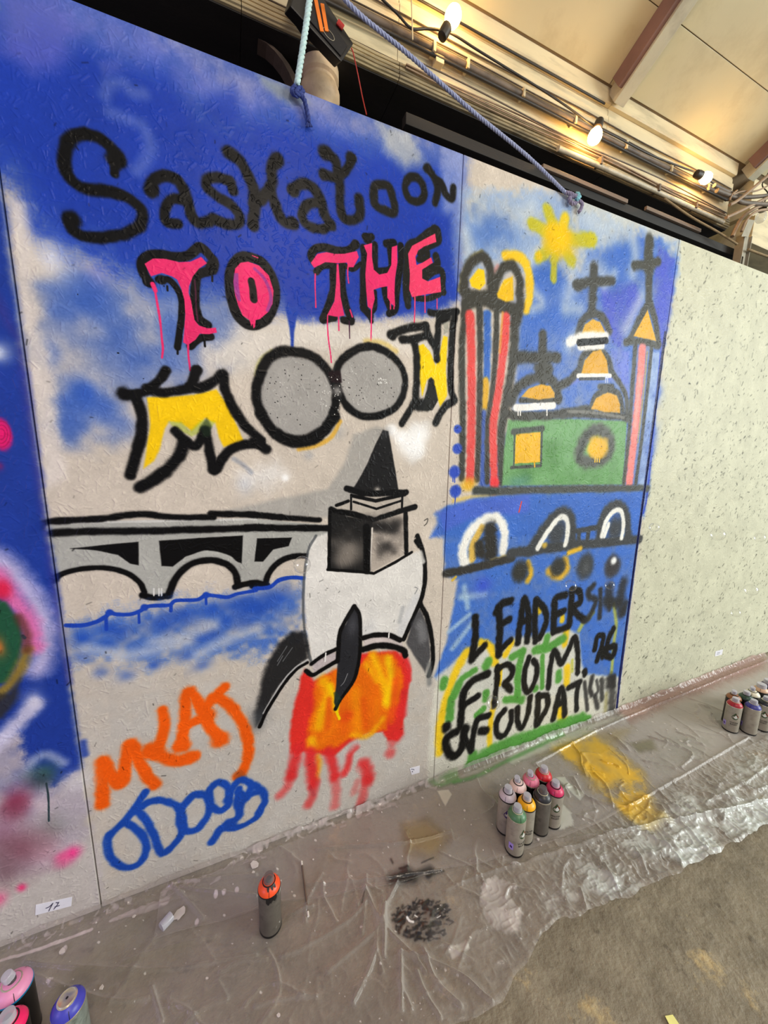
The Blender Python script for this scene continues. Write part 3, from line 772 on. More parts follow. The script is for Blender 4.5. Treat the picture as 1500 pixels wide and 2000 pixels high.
# --- stains and pits in the chipboard
g_ = np.random.default_rng(5)
wall.frame(0, 0, 1)
for k in range(4300):
    u = g_.random()
    X = 1.98 + 2.28 * g_.random() if u < .77 else (.80 + 1.16 * g_.random() if u < .92 else -1.2 + 2.0 * g_.random())
    Z = WH * g_.random()
    big = u < .77
    ln, t = (.005 + .012 * g_.random() ** 2) * (1.3 if big else .8), math.radians(52 + 40 * g_.standard_normal())
    wd_ = (1.4 + 1.6 * g_.random()) if big else (.7 + .7 * g_.random())
    a_, b_ = (X - WX0) / .0015, Z / .0015
    e_ = int(ln / .0015 / 2 + wd_ * 2) + 2
    xi, yi = int(a_), int(b_)
    if not (e_ < xi < wall.w - e_ - 1 and e_ < yi < wall.h - e_ - 1):
        continue
    gx = np.arange(xi - e_, xi + e_ + 1)[None, :] - a_
    gy = np.arange(yi - e_, yi + e_ + 1)[:, None] - b_
    ct, st_ = math.cos(t), math.sin(t)
    q = np.maximum(np.abs(gx * ct + gy * st_) - ln / .003, 0) ** 2 + (gx * st_ - gy * ct) ** 2
    dk = (.10 + .34 * g_.random() ** 1.6) * (1 if big else 1.3)
    reg = wall.rgb[yi - e_:yi + e_ + 1, xi - e_:xi + e_ + 1]
    reg *= (1 - dk * np.exp(-q / wd_ ** 2))[..., None].astype(np.float32)

# chipboard relief: overlapping wood flakes, thickly painted over
hmap = np.zeros((wall.h, wall.w), np.float32)
for k in range(50000):
    X, Y = g_.random() * wall.w, g_.random() * wall.h
    a_, b_ = .004 + .014 * g_.random() ** 1.5, .0012 + .0035 * g_.random()
    a_, b_ = a_ / .0015, b_ / .0015
    t = math.radians(60 + 55 * g_.standard_normal())
    ex = int(a_ + b_) + 2
    x0, x1, y0, y1 = max(0, int(X) - ex), min(wall.w, int(X) + ex), max(0, int(Y) - ex), min(wall.h, int(Y) + ex)
    gx = np.arange(x0, x1, dtype=np.float32)[None, :] - np.float32(X)
    gy = np.arange(y0, y1, dtype=np.float32)[:, None] - np.float32(Y)
    ct, st_ = math.cos(t), math.sin(t)
    uu, vv = (gx * ct + gy * st_) / a_, (-gx * st_ + gy * ct) / b_
    msk = np.clip((1 - np.maximum(np.abs(uu), np.abs(vv))) * 3, 0, 1)
    val = .35 + .65 * g_.random() + .45 * vv
    reg = hmap[y0:y1, x0:x1]
    reg += (val - reg) * msk
fl_ = np.clip((hmap - .75) / .6, -1, 1)
wall.rgb *= (1 + .05 * wall.nb + .04 * wall.nf + .025 * fl_)[..., None]
paint_img = make_image('wall_paint', wall.rgb)
hmap += .22 * wall.nm + .10 * wall.nf
hmap = (hmap - hmap.min()) / (hmap.max() - hmap.min())
relief_img = make_image('wall_relief', hmap, data=True)

# ------------------------------------------------------------------ materials


class NT:
    def __init__(s, name):
        s.m = bpy.data.materials.new(name)
        s.m.use_nodes = True
        s.t = s.m.node_tree
        s.b = s.t.nodes['Principled BSDF']
        s.out = s.t.nodes['Material Output']

    def n(s, kind, **kw):
        q = s.t.nodes.new('ShaderNode' + kind)
        for k, v in kw.items():
            if k in q.inputs:
                q.inputs[k].default_value = v
            else:
                setattr(q, k, v)
        return q

    def l(s, a, b):
        s.t.links.new(a, b)

    def set(s, **kw):
        for k, v in kw.items():
            s.b.inputs[k.replace('_', ' ')].default_value = v
        return s


def lin(c):
    return tuple(((v / 255) / 12.92 if v / 255 <= .04045 else ((v / 255 + .055) / 1.055) ** 2.4) for v in c) + (1,)


def mat(name, col, rough=.5, metal=0.0, var=.12, scale=30, bump=0.0, bscale=200, spec=.5, dirt=None, dirt_amt=.5, dscale=8, stretch=None):
    """painted / plain surface with a little procedural unevenness, optional dirt patches"""
    N = NT(name)
    N.set(Roughness=rough, Metallic=metal)
    N.b.inputs['Specular IOR Level'].default_value = spec
    tc = N.n('TexCoord')
    src = tc.outputs['Object']
    if stretch:
        mp = N.n('Mapping')
        mp.inputs['Scale'].default_value = stretch
        N.l(src, mp.inputs[0])
        src = mp.outputs[0]
    nz = N.n('TexNoise', Scale=scale, Detail=5.0)
    N.l(src, nz.inputs['Vector'])
    r = N.n('ValToRGB')
    c0 = lin(col)
    r.color_ramp.elements[0].color = tuple(v * (1 - var) for v in c0[:3]) + (1,)
    r.color_ramp.elements[1].color = tuple(min(1, v * (1 + var)) for v in c0[:3]) + (1,)
    r.color_ramp.elements[0].position, r.color_ramp.elements[1].position = .3, .7
    N.l(nz.outputs['Fac'], r.inputs[0])
    cur = r.outputs[0]
    if dirt:
        n2 = N.n('TexNoise', Scale=dscale, Detail=8.0, Roughness=.65)
        N.l(src, n2.inputs['Vector'])
        r2 = N.n('ValToRGB')
        r2.color_ramp.elements[0].position, r2.color_ramp.elements[1].position = .5, .72
        r2.color_ramp.elements[1].color = (dirt_amt,) * 3 + (1,)
        N.l(n2.outputs['Fac'], r2.inputs[0])
        mx = N.n('Mix', data_type='RGBA')
        N.l(r2.outputs[0], mx.inputs[0])
        N.l(cur, mx.inputs[6])
        mx.inputs[7].default_value = lin(dirt)
        cur = mx.outputs[2]
    N.l(cur, N.b.inputs['Base Color'])
    if bump:
        n3 = N.n('TexNoise', Scale=bscale, Detail=4.0)
        N.l(src, n3.inputs['Vector'])
        bp = N.n('Bump', Strength=bump, Distance=.002)
        N.l(n3.outputs['Fac'], bp.inputs['Height'])
        N.l(bp.outputs[0], N.b.inputs['Normal'])
    return N.m


def emit(name, col, strength):
    N = NT(name)
    N.set(Emission_Strength=strength)
    N.b.inputs['Emission Color'].default_value = col
    N.b.inputs['Base Color'].default_value = (1, .9, .7, 1)
    return N.m


def clear_plastic(name, tint, fac, rough=.25):
    N = NT(name)
    tr = N.n('BsdfTransparent')
    tr.inputs[0].default_value = (.93, .93, .93, 1)
    N.set(Roughness=rough)
    N.b.inputs['Base Color'].default_value = lin(tint)
    lw = N.n('LayerWeight', Blend=.35)
    mr = N.n('MapRange')
    mr.inputs[3].default_value, mr.inputs[4].default_value = fac, min(1, fac + .4)
    N.l(lw.outputs['Facing'], mr.inputs[0])
    mx = N.n('MixShader')
    N.l(mr.outputs[0], mx.inputs[0])
    N.l(tr.outputs[0], mx.inputs[1])
    N.l(N.b.outputs[0], mx.inputs[2])
    N.l(mx.outputs[0], N.out.inputs[0])
    return N.m


M = {}
N = NT('painted_chipboard')
uv = N.n('UVMap')
ti = N.n('TexImage')
ti.image = paint_img
ti.extension = 'EXTEND'
N.l(uv.outputs[0], ti.inputs[0])
N.l(ti.outputs[0], N.b.inputs['Base Color'])
th = N.n('TexImage')
th.image = relief_img
th.extension = 'EXTEND'
th.interpolation = 'Cubic'
N.l(uv.outputs[0], th.inputs[0])
bp = N.n('Bump', Strength=.75, Distance=.0020)
N.l(th.outputs[0], bp.inputs['Height'])
N.l(bp.outputs[0], N.b.inputs['Normal'])
N.set(Roughness=.38)
N.b.inputs['Specular IOR Level'].default_value = .12
M['board'] = N.m

CREAM = (214, 198, 160)
M['cream'] = mat('cream_paint', CREAM, .55, var=.10, scale=9, bump=.25, bscale=60, dirt=(96, 80, 58), dirt_amt=.55, dscale=7, stretch=(.35, 1, 2.2))
M['cream_dirty'] = mat('dusty_cream_paint', (176, 158, 120), .7, var=.2, scale=14, bump=.5, bscale=80, dirt=(52, 42, 32), dirt_amt=.95, dscale=9, stretch=(.3, 1, 2))
M['ceiling'] = mat('ceiling_paint', (200, 190, 156), .6, var=.06, scale=3, bump=.12, bscale=40, dirt=(140, 120, 84), dirt_amt=.45, dscale=3.2)
M['deck'] = mat('dusty_roof_deck', (120, 102, 76), .8, var=.2, scale=10)
M['rafter'] = mat('rafter_paint', (186, 182, 160), .55, var=.08, scale=12, bump=.3, bscale=60, dirt=(120, 96, 80), dirt_amt=.4)
M['red_wood'] = mat('reddish_primer', (122, 92, 84), .7, var=.18, scale=16, bump=.5, bscale=60, stretch=(3, .5, .5))
M['black'] = mat('recess_shade_black', (12, 11, 11), .6, var=.3, scale=12)
M['dark_brown'] = mat('dark_timber_shade', (26, 21, 18), .7, var=.3, scale=10, bump=.3, stretch=(.2, 2, 2))
M['rail'] = mat('grey_brown_timber', (112, 94, 80), .7, var=.25, scale=10, bump=.3, stretch=(.2, 2, 2))
M['slate'] = mat('slate_grey_board', (44, 48, 50), .6, var=.15)
M['pipe'] = mat('dusty_conduit', (104, 90, 76), .6, var=.25, scale=20, dirt=(54, 44, 38), dirt_amt=.8, dscale=14)
M['white_pipe'] = mat('pale_conduit', (188, 176, 150), .5, var=.15, dirt=(100, 84, 62), dirt_amt=.6, dscale=14)
M['cable'] = mat('black_cable', (38, 32, 28), .5, var=.2)
M['tan_cable'] = mat('dusty_tan_cable', (150, 124, 98), .6, var=.2)
M['cord'] = mat('tan_cord', (146, 124, 90), .8, var=.2)
M['iron'] = mat('flaking_cream_iron', (206, 178, 142), .6, var=.14, scale=10, bump=.8, bscale=60, dirt=(130, 84, 60), dirt_amt=.7, dscale=9)
M['dull_iron'] = mat('dark_iron', (78, 62, 50), .7, var=.2, bump=.5, bscale=60)
M['grey_metal'] = mat('grey_painted_steel', (150, 142, 124), .5, metal=.2, var=.12)
M['rope_cyan'] = mat('pale_cyan_rope', (186, 214, 214), .8, var=.15, scale=120)
M['rope_blue'] = mat('blue_rope', (150, 158, 190), .8, var=.2, scale=120)
M['rope_dark'] = mat('dark_blue_rope', (40, 56, 120), .8, var=.25, scale=120)
M['rope_aqua'] = mat('aqua_frayed_rope', (120, 176, 190), .9, var=.25, scale=150)
M['rope_grey'] = mat('lilac_grey_rope', (132, 124, 150), .9, var=.25, scale=150)
M['orange'] = mat('orange_tape', (236, 120, 20), .5)
M['red'] = mat('red_plastic', (170, 30, 30), .4)
M['speaker'] = mat('black_plastic', (20, 17, 17), .45, var=.25)
M['grille'] = mat('black_grille_cloth', (30, 26, 26), .8, var=.3, scale=300)
M['bulb'] = emit('glowing_bulb', (1.0, .56, .17, 1), 84)
M['glass'] = clear_plastic('clear_glass', (230, 235, 235), .12, .03)
M['socket'] = mat('black_lamp_socket', (44, 34, 24), .5)
M['paper'] = mat('white_paper', (226, 224, 232), .8, var=.04)
M['ink'] = mat('dark_ink', (44, 40, 74), .7)
M['can_steel'] = mat('brushed_can_metal', (168, 160, 146), .40, metal=.25, var=.10, scale=20, dirt=(104, 98, 88), dirt_amt=.5, dscale=30)
M['can_dark'] = mat('smudged_dark_can', (104, 98, 90), .42, metal=.2, var=.2, scale=24, dirt=(50, 46, 44), dirt_amt=.8, dscale=26)
M['can_black'] = mat('black_can', (26, 24, 24), .4, metal=.2, var=.2)
M['can_foil'] = mat('silver_green_splashed_can', (160, 172, 164), .3, metal=.5, var=.3, scale=30, dirt=(70, 74, 60), dirt_amt=.9, dscale=26)
M['rim'] = mat('black_rim', (18, 16, 18), .45)
M['rim_steel'] = mat('steel_rim', (214, 206, 188), .25, metal=.8, var=.06)
M['cap'] = clear_plastic('frosted_cap', (214, 212, 222), .5, .16)
M['cap_smoke'] = clear_plastic('smoky_cap', (120, 112, 112), .55, .2)
M['nozzle'] = mat('grey_nozzle', (70, 66, 70), .5)
M['white_mark'] = mat('white_print', (222, 222, 214), .5)
M['red_mark'] = mat('brick_red_print', (150, 54, 40), .5)
M['green_mark'] = mat('dark_green_print', (54, 74, 44), .5)
M['black_mark'] = mat('black_print', (30, 28, 28), .5)
M['violet_mark'] = mat('violet_print', (60, 34, 96), .5)
M['sticker'] = mat('lavender_sticker', (168, 146, 226), .6)
M['stick'] = mat('grey_metal_rod', (128, 116, 104), .35, metal=.7)
M['tip'] = mat('white_paint_tip', (226, 220, 212), .6)
M['chip'] = mat('white_paint_chip', (206, 196, 190), .7)
M['yellow_paper'] = mat('pale_yellow_paper', (246, 240, 150), .7, var=.04)

# ------------------------------------------------------------------ mesh helpers


def mesh_obj(name, verts, faces, m_, parent=None, smooth=False, mats=None, fm=None):
    me = bpy.data.meshes.new(name)
    me.from_pydata([tuple(float(c_) for c_ in v) for v in verts], [], [tuple(int(i) for i in f) for f in faces])
    for q in (mats or [m_]):
        me.materials.append(q)
    if fm is not None:
        me.polygons.foreach_set('material_index', np.asarray(fm, np.int32))
    if smooth:
        me.polygons.foreach_set('use_smooth', np.ones(len(me.polygons), bool))
    me.update()
    o = bpy.data.objects.new(name, me)
    COL.objects.link(o)
    if parent:
        o.parent = parent
    return o


def clean(o, bevel=0.0, seg=2, sharp=None):
    bm = bmesh.new()
    bm.from_mesh(o.data)
    bmesh.ops.recalc_face_normals(bm, faces=bm.faces)
    if bevel:
        bmesh.ops.bevel(bm, geom=[e for e in bm.edges if len(e.link_faces) == 2 and e.calc_face_angle(0) > .5], offset=bevel, segments=seg, affect='EDGES', profile=.6)
    bm.to_mesh(o.data)
    bm.free()
    if sharp is not None:
        o.data.polygons.foreach_set('use_smooth', np.ones(len(o.data.polygons), bool))
        o.data.set_sharp_from_angle(angle=sharp)
    return o


def hexa(name, p, m_, parent=None, bevel=.002):
    """box from 8 corners: four of one end in order, then four of the other"""
    f = [(0, 1, 2, 3), (7, 6, 5, 4), (0, 4, 5, 1), (1, 5, 6, 2), (2, 6, 7, 3), (3, 7, 4, 0)]
    return clean(mesh_obj(name, p, f, m_, parent), bevel)


def box(name, a, b, m_, parent=None, bevel=.002):
    (x0, y0, z0), (x1, y1, z1) = a, b
    return hexa(name, [(x0, y0, z0), (x1, y0, z0), (x1, y1, z0), (x0, y1, z0), (x0, y0, z1), (x1, y0, z1), (x1, y1, z1), (x0, y1, z1)], m_, parent, bevel)


def extrude_x(name, prof, x0, x1, m_, parent=None, nseg=1, wob=0.0):
    """profile of (y, z) points drawn out along x"""
    n = len(prof)
    v, f = [], []
    g = np.random.default_rng(len(name))
    for i in range(nseg + 1):
        x = x0 + (x1 - x0) * i / nseg
        dy, dz = wob * g.standard_normal(), wob * g.standard_normal()
        v += [(x, y + dy, z + dz) for y, z in prof]
    for i in range(nseg):
        for k in range(n):
            k2 = (k + 1) % n
            f.append((i * n + k, i * n + k2, (i + 1) * n + k2, (i + 1) * n + k))
    f += [tuple(range(n)), tuple(range(nseg * n, nseg * n + n))]
    return clean(mesh_obj(name, v, f, m_, parent))


def tube_data(pts, r, k=8, r1=None):
    p = np.array(pts, float)
    n = len(p)
    t = np.gradient(p, axis=0)
    t /= np.linalg.norm(t, axis=1)[:, None] + 1e-12
    ref = np.array([.13, .21, .97]) if abs(t[0][2]) < .9 else np.array([.97, .2, .1])
    u = np.cross(t[0], ref)
    u /= np.linalg.norm(u)
    v, f = [], []
    for i in range(n):
        u = u - t[i] * (u @ t[i])
        u /= np.linalg.norm(u) + 1e-12
        w = np.cross(t[i], u)
        ri = r if r1 is None else r + (r1 - r) * i / (n - 1)
        for j in range(k):
            a = 2 * math.pi * j / k
            v.append(p[i] + ri * (math.cos(a) * u + math.sin(a) * w))
    for i in range(n - 1):
        for j in range(k):
            j2 = (j + 1) % k
            f.append((i * k + j, i * k + j2, (i + 1) * k + j2, (i + 1) * k + j))
    f += [tuple(range(k - 1, -1, -1)), tuple(range((n - 1) * k, n * k))]
    return v, f


def tube(name, pts, r, m_, parent=None, k=8, smooth_n=6, r1=None):
    p = smooth_line(pts, n=smooth_n) if smooth_n and len(pts) > 2 else np.array(pts, float)
    v, f = tube_data(p, r, k, r1)
    o = mesh_obj(name, v, f, m_, parent, smooth=True)
    o.data.set_sharp_from_angle(angle=1.2)
    return o


def rope(name, pts, r, m_, parent=None, pitch=.03, n=6):
    """three-strand laid rope"""
    p = smooth_line(pts, n=n) if len(pts) > 2 else np.linspace(pts[0], pts[1], 40)
    seg = np.linalg.norm(np.diff(p, axis=0), axis=1)
    s_ = np.concatenate([[0], np.cumsum(seg)])
    m2 = max(8, int(s_[-1] / pitch * 7))
    q = np.linspace(0, s_[-1], m2)
    c_ = np.stack([np.interp(q, s_, p[:, i]) for i in range(3)], 1)
    t = np.gradient(c_, axis=0)
    t /= np.linalg.norm(t, axis=1)[:, None] + 1e-12
    u = np.cross(t, [.3, .9, .1])
    u /= np.linalg.norm(u, axis=1)[:, None]
    w = np.cross(t, u)
    V, Fc = [], []
    for k in range(3):
        a = 2 * math.pi * (q / pitch + k / 3)
        line = c_ + .5 * r * (np.cos(a)[:, None] * u + np.sin(a)[:, None] * w)
        v, f = tube_data(line, r * .56, 6)
        o = len(V)
        V += list(v)
        Fc += [tuple(i + o for i in ff) for ff in f]
    return mesh_obj(name, V, Fc, m_, parent, smooth=True)


def lathe(name, prof, m_, parent=None, k=32, loc=(0, 0, 0), cap=True):
    v, f = [], []
    n = len(prof)
    for r, z in prof:
        for j in range(k):
            a = 2 * math.pi * j / k
            v.append((loc[0] + r * math.cos(a), loc[1] + r * math.sin(a), loc[2] + z))
    for i in range(n - 1):
        for j in range(k):
            j2 = (j + 1) % k
            f.append((i * k + j, i * k + j2, (i + 1) * k + j2, (i + 1) * k + j))
    if cap:
        f += [tuple(range(k - 1, -1, -1)), tuple(range((n - 1) * k, n * k))]
    o = mesh_obj(name, v, f, m_, parent, smooth=True)
    o.data.set_sharp_from_angle(angle=.6)
    return o


def thing(name, label, cat, loc=(0, 0, 0), group=None):
    o = bpy.data.objects.new(name, None)
    o.empty_display_size = .05
    COL.objects.link(o)
    o.location = loc
    return tag(o, label, cat, group)


def tag(o, label, cat, group=None):
    o['label'], o['category'] = label, cat
    if group:
        o['group'] = group
    return o


def struct(name, label=None):
    o = bpy.data.objects.new(name, None)
    COL.objects.link(o)
    o['kind'] = 'structure'
    if label:
        o['label'] = label
    return o


# ------------------------------------------------------------------ the painted wall: four chipboard panels
wall_root = struct('wall_back', 'chipboard hoarding covered in spray-painted mural')
edges = [-1.664, -.442, .777, 1.967, 3.05, 4.27]
off = [-.004, 0.0, 0.0, -.001, 0.002]
for i in range(5):
    x0, x1, y = edges[i] + .0012, edges[i + 1] - .0012, off[i]
    o = mesh_obj('panel', [(x0, y, .004), (x1, y, .004), (x1, y, WH), (x0, y, WH), (x0, y + .018, .004), (x1, y + .018, .004), (x1, y + .018, WH), (x0, y + .018, WH)],
                 [(0, 1, 2, 3), (7, 6, 5, 4), (0, 4, 5, 1), (1, 5, 6, 2), (2, 6, 7, 3), (3, 7, 4, 0)], M['board'], wall_root)
    clean(o, .0015, 1)
    ul = o.data.uv_layers.new(name='UVMap')
    for lp in o.data.loops:
        co = o.data.vertices[lp.vertex_index].co
        ul.data[lp.index].uv = ((co.x - WX0) / (wall.w * wall.res), co.z / (wall.h * wall.res))

# behind the panels: dark recess, timber rails, black wall and lid standing in for its shade
back = struct('shade_wall_rear', 'black wall standing in for the shade of the recess behind the boards')
box('shade_wall_face', (-3, 1.25, 0), (7, 1.35, 4.2), M['black'], back, 0)  # flat black: the darkness of the recess is put into the colour
box('added_recess_lid', (-3, .56, 2.98), (7, 1.35, 3.02), M['black'], back, 0)  # unseen lid added to keep world light out of the recess
q0, q1 = on(1060, 322, 1, .118), on(1225, 396, 1, .118)
q2, q3 = on(1262, 404, 1, .118), on(1368, 452, 1, .118)
rail = struct('trim_1', 'grey-brown timber rail in the dark gap above the boards')
box('rail_timber', (.62, .128, q0[2] - .04), (2.74, .160, q0[2] - .004), M['dark_brown'], rail)
box('rail_strip', (q0[0], .114, q0[2] - .012), (q1[0], .127, q0[2] + .004), M['rail'], rail)
box('rail_strip', (q2[0], .114, q2[2] - .012), (q3[0], .127, q2[2] + .004), M['rail'], rail)

# ------------------------------------------------------------------ beam over the boards
beam = struct('trim_2', 'cream-painted moulded beam above the mural, dusty and stained')
BX0, BX1 = -2.2, 2.62
ZB = 2.700
joints = [BX0, .098, .60, 1.62, BX1]
for a_, b_ in zip(joints[:-1], joints[1:]):
    box('soffit', (a_ + .001, .160, ZB), (b_ - .001, .56, ZB + .004), M['dark_brown'], beam, 0)  # near-black colour carries the shade of the beam's underside
    prof = [(.30, ZB + .0045), (.152, ZB + .0045), (.150, ZB + .007)]
    for k in range(4):
        z = ZB + .008 + k * .0125
        for t in range(5):
            an = math.pi * t / 4
            prof.append((.150 - .0075 * math.sin(an) + .0012 * k, z + .005 - .005 * math.cos(an)))
    prof += [(.160, ZB + .060), (.30, ZB + .060)]
    extrude_x('reeded_moulding', prof, a_ + .001, b_ - .001, M['cream_dirty'], beam, 6, .0006)
    extrude_x('fascia_board', [(.166, ZB + .061), (.166, ZB + .150), (.40, ZB + .150), (.40, ZB + .061)], a_ + .001, b_ - .001, M['cream'], beam)
    extrude_x('cornice', [(.160, ZB + .151), (.160, ZB + .190), (.156, ZB + .193), (.156, ZB + .226), (.163, ZB + .229), (.163, ZB + .252), (.166, ZB + .256), (.166, ZB + .262),
                          (.40, ZB + .262), (.40, ZB + .151)], a_ + .001, b_ - .001, M['cream'], beam, 6, .0006)
    extrude_x('top_board', [(.150, ZB + .263), (.146, ZB + .268), (.146, ZB + .318), (.40, ZB + .318), (.40, ZB + .263)], a_ + .001, b_ - .001, M['cream'], beam)
px0, px1 = on(846, 112, 1, .16), on(863, 138, 1, .16)
box('beam_block', (px0[0], .138, px1[2]), (px1[0] - .004, .166, px0[2] - .004), M['cream'], beam)
# next bay of the beam, a little further right
beam2 = struct('trim_3', 'pale beam end beyond the cable bundle at right')
box('beam_end', (2.80, .12, 2.66), (5.2, .5, 2.80), M['cream'], beam2)
box('beam_ledge', (2.80, .15, 2.82), (5.2, .5, 3.00), M['cream'], beam2)
box('dark_panel', (2.86, .30, 2.2), (5.2, .33, 2.66), M['slate'], beam2)

# cast-iron column with round capital, behind the boards
cp = on(624, 150, 1, .225)
colm = struct('column_1', 'flaking cast-iron column head rising behind the boards')
lathe('shaft', [(.048, .0), (.046, 2.44), (.046, 2.56)], M['iron'], colm, 24, (cp[0], .225, 0))
lathe('capital', [(.046, 2.560), (.052, 2.564), (.055, 2.572), (.053, 2.580), (.049, 2.586), (.052, 2.594), (.062, 2.604), (.067, 2.618), (.067, 2.632), (.062, 2.646), (.056, 2.654), (.056, 2.662), (.064, 2.668), (.064, 2.699)], M['iron'], colm, 32, (cp[0], .225, 0))
br = []
for t in range(9):
    an = math.pi / 2 * t / 8
    br.append((cp[0] - .066 - .13 * (1 - math.cos(an)), 2.50 + .195 * math.sin(an)))
v, f = [], []
for (x, z) in br:
    for (dx, dz, y) in ((0, 0, .20), (0, 0, .25), (.020, -.0, .25), (.020, -.0, .20)):
        v.append((x + dx, y, z + dz))
for i in range(len(br) - 1):
    for j in range(4):
        f.append((i * 4 + j, i * 4 + (j + 1) % 4, i * 4 + 4 + (j + 1) % 4, i * 4 + 4 + j))
f += [(3, 2, 1, 0), tuple(range(len(v) - 4, len(v)))]
clean(mesh_obj('bracket', v, f, M['dull_iron'], colm))  # darker brown than the cream column

# ------------------------------------------------------------------ ceiling: boards and rafters sloping up into the hall
SL = math.radians(30)
ceil = struct('ceiling', 'sloping cream ceiling boards')
E0 = np.array([0, .140, ZB + .319])
vd, vn = np.array([0, -math.cos(SL), math.sin(SL)]), np.array([0, math.sin(SL), math.cos(SL)])


def slab(name, x0, x1, s0, s1, m_, parent, th=.0035, drop=0.0):
    p = []
    for hgt in (-drop, th):
        for x, s_ in ((x0, s0), (x1, s0), (x1, s1), (x0, s1)):
            q = E0 + vd * s_ + vn * hgt
            p.append((x, q[1], q[2]))
    return hexa(name, p, m_, parent, .0015)


D0 = on(1297, 45, 1, -.03)
xs = [-2.4, .55, 1.585, 2.655, 3.7, 5.4]
for a_, b_ in zip(xs[:-1], xs[1:]):
    slab('ceiling_board', a_ + .002, b_ - .002, .002, .212, M['ceiling'], ceil)
    slab('ceiling_board', a_ + .002, b_ - .002, .2145, 1.44, M['ceiling'], ceil)
    slab('ceiling_board', a_ + .002, b_ - .002, 1.446, 3.6, M['ceiling'], ceil)
slab('roof_deck', -2.6, 5.6, -.6, 3.8, M['deck'], ceil, .04, -.004)
for k, x in enumerate((1.60, 2.67)):
    rf = struct('trim_%d' % (4 + k), ['pale rafter with a reddish side, nearer of two', 'pale rafter at the right end of the beam'][k])
    slab('rafter_face', x, x + .058, -.02, 3.5, M['rafter'], rf, -.001, .075)
    slab('rafter_side', x - .022, x - .001, .02, 3.5, M['red_wood'], rf, -.001, .066)


def W(x, y, yy):
    return on(x, y, 1, yy)


def FL(x, y, z=0.0):
    return on(x, y, 2, z)


# ------------------------------------------------------------------ pipes and cables along the beam
M['groove'] = mat('added_groove_wire', (70, 56, 42), .7, var=.3)
pc = thing('conduit', 'dusty brown conduit running along the middle of the beam', 'pipe')
zc = W(967, 158, .145)[2]
tube('pipe', [(-2.2, .146, zc), (.6, .146, zc + .002), (1.6, .146, zc - .002), (2.58, .146, zc + .004)], .011, M['pipe'], pc, 10)
tube('pipe', [(.1, .142, zc - .020), (1.0, .142, zc - .017), (1.8, .142, zc - .018), (2.55, .142, zc - .012)], .006, M['cable'], pc, 8)
for x in (.20, .72, .86, 1.12, 1.40, 1.72, 2.05, 2.36):
    box('pipe_clip', (x, .130, zc - .016), (x + .010, .162, zc + .015), M['cream'], pc, .001)
pw = thing('conduit', 'pale dusty pipe along the lower edge of the beam', 'pipe')
tube('pipe', [W(1090, 290, .128), W(1220, 346, .128), W(1330, 396, .128), W(1412, 434, .128)], .010, M['white_pipe'], pw, 10)
for x in (1.55, 1.95, 2.25):
    box('pipe_clip', (x, .112, 2.700), (x + .012, .150, 2.728), M['pipe'], pw, .001)
pu = thing('cable', 'thin black cable high on the cornice near the ceiling', 'cable')
tube('wire', [(-2.2, .150, 2.957), (.5, .150, 2.958), (1.0, .150, 2.956), (1.58, .150, 2.956)], .004, M['cable'], pu, 6)
pu2 = thing('cable', 'bundle of thin dusty cables lying along the reeded moulding', 'cable')
for k, (dz, dy) in enumerate(((0, 0), (.008, .006), (.014, -.004), (-.008, .004))):
    pts = [(x, .134 + dy, 2.745 + dz + .006 * math.sin(x * 5 + k * 2)) for x in np.linspace(.62, 2.55, 14)]
    tube('wire', pts, .0028, M['tan_cable'] if k != 2 else M['pipe'], pu2, 6)
pu3 = thing('cable', 'three thin dark wires added to draw the dark lines along the fascia and cornice edges', 'cable')  # wires added in place of dark grime lines in the mouldings
for k, (zz, yy) in enumerate(((2.7635, .158), (2.868, .1545), (2.8935, .1515))):
    tube('wire', [(x, yy, zz + .0022 * math.sin(x * 7 + k * 2.1)) for x in np.linspace(-2.2, 2.6, 40)], .0026, M['groove'], pu3, 6, 2)  # added wires that draw the dark lines
fc = thing('festoon_cable', 'black festoon cable linking the three lit bulbs', 'cable')
FY = .105
tube('wire', [W(735, -12, FY), W(775, 26, FY), W(803, 55, FY), W(835, 56, FY), W(866, 60, FY), W(890, 70, FY), W(930, 96, FY), W(985, 130, FY), W(1050, 170, FY), W(1110, 210, FY), W(1150, 240, FY), W(1168, 250, FY),
              W(1205, 268, FY), W(1270, 302, FY), W(1330, 326, FY), W(1366, 340, FY), W(1400, 362, FY), W(1440, 386, FY)], .004, M['cable'], fc, 6, 5)
sg = thing('string', 'pale string hanging down beside the first lit bulb', 'string')
tube('cord', [W(803, -20, .10), W(805, 40, .10), W(806, 78, .10)], .0022, M['cream'], sg, 5)


def bulb(hx, hy, bx, by, label, lit=True, yy=.085, r=.027):
    a, b = np.array(W(hx, hy, yy)), np.array(W(bx, by, yy - .006))
    t = thing('festoon_bulb' if lit else 'glass_bulb', label, 'light bulb', a, 'lit festoon bulbs along the beam' if lit else None)
    ax = (b - a) / np.linalg.norm(b - a)
    rot = Vector(ax).to_track_quat('Z', 'Y')
    t.rotation_mode = 'QUATERNION'
    t.rotation_quaternion = rot
    lathe('lamp_socket', [(.010, -.020), (.016, -.016), (.018, .0), (.0175, .018), (.014, .022)], M['socket'], t, 16)
    lathe('glass_globe', [(.012, .020), (.016, .028), (r * .9, .042), (r, .055), (r * .93, .068), (r * .62, .079), (r * .2, .0825)], M['bulb'] if lit else M['glass'], t, 16)
    return t


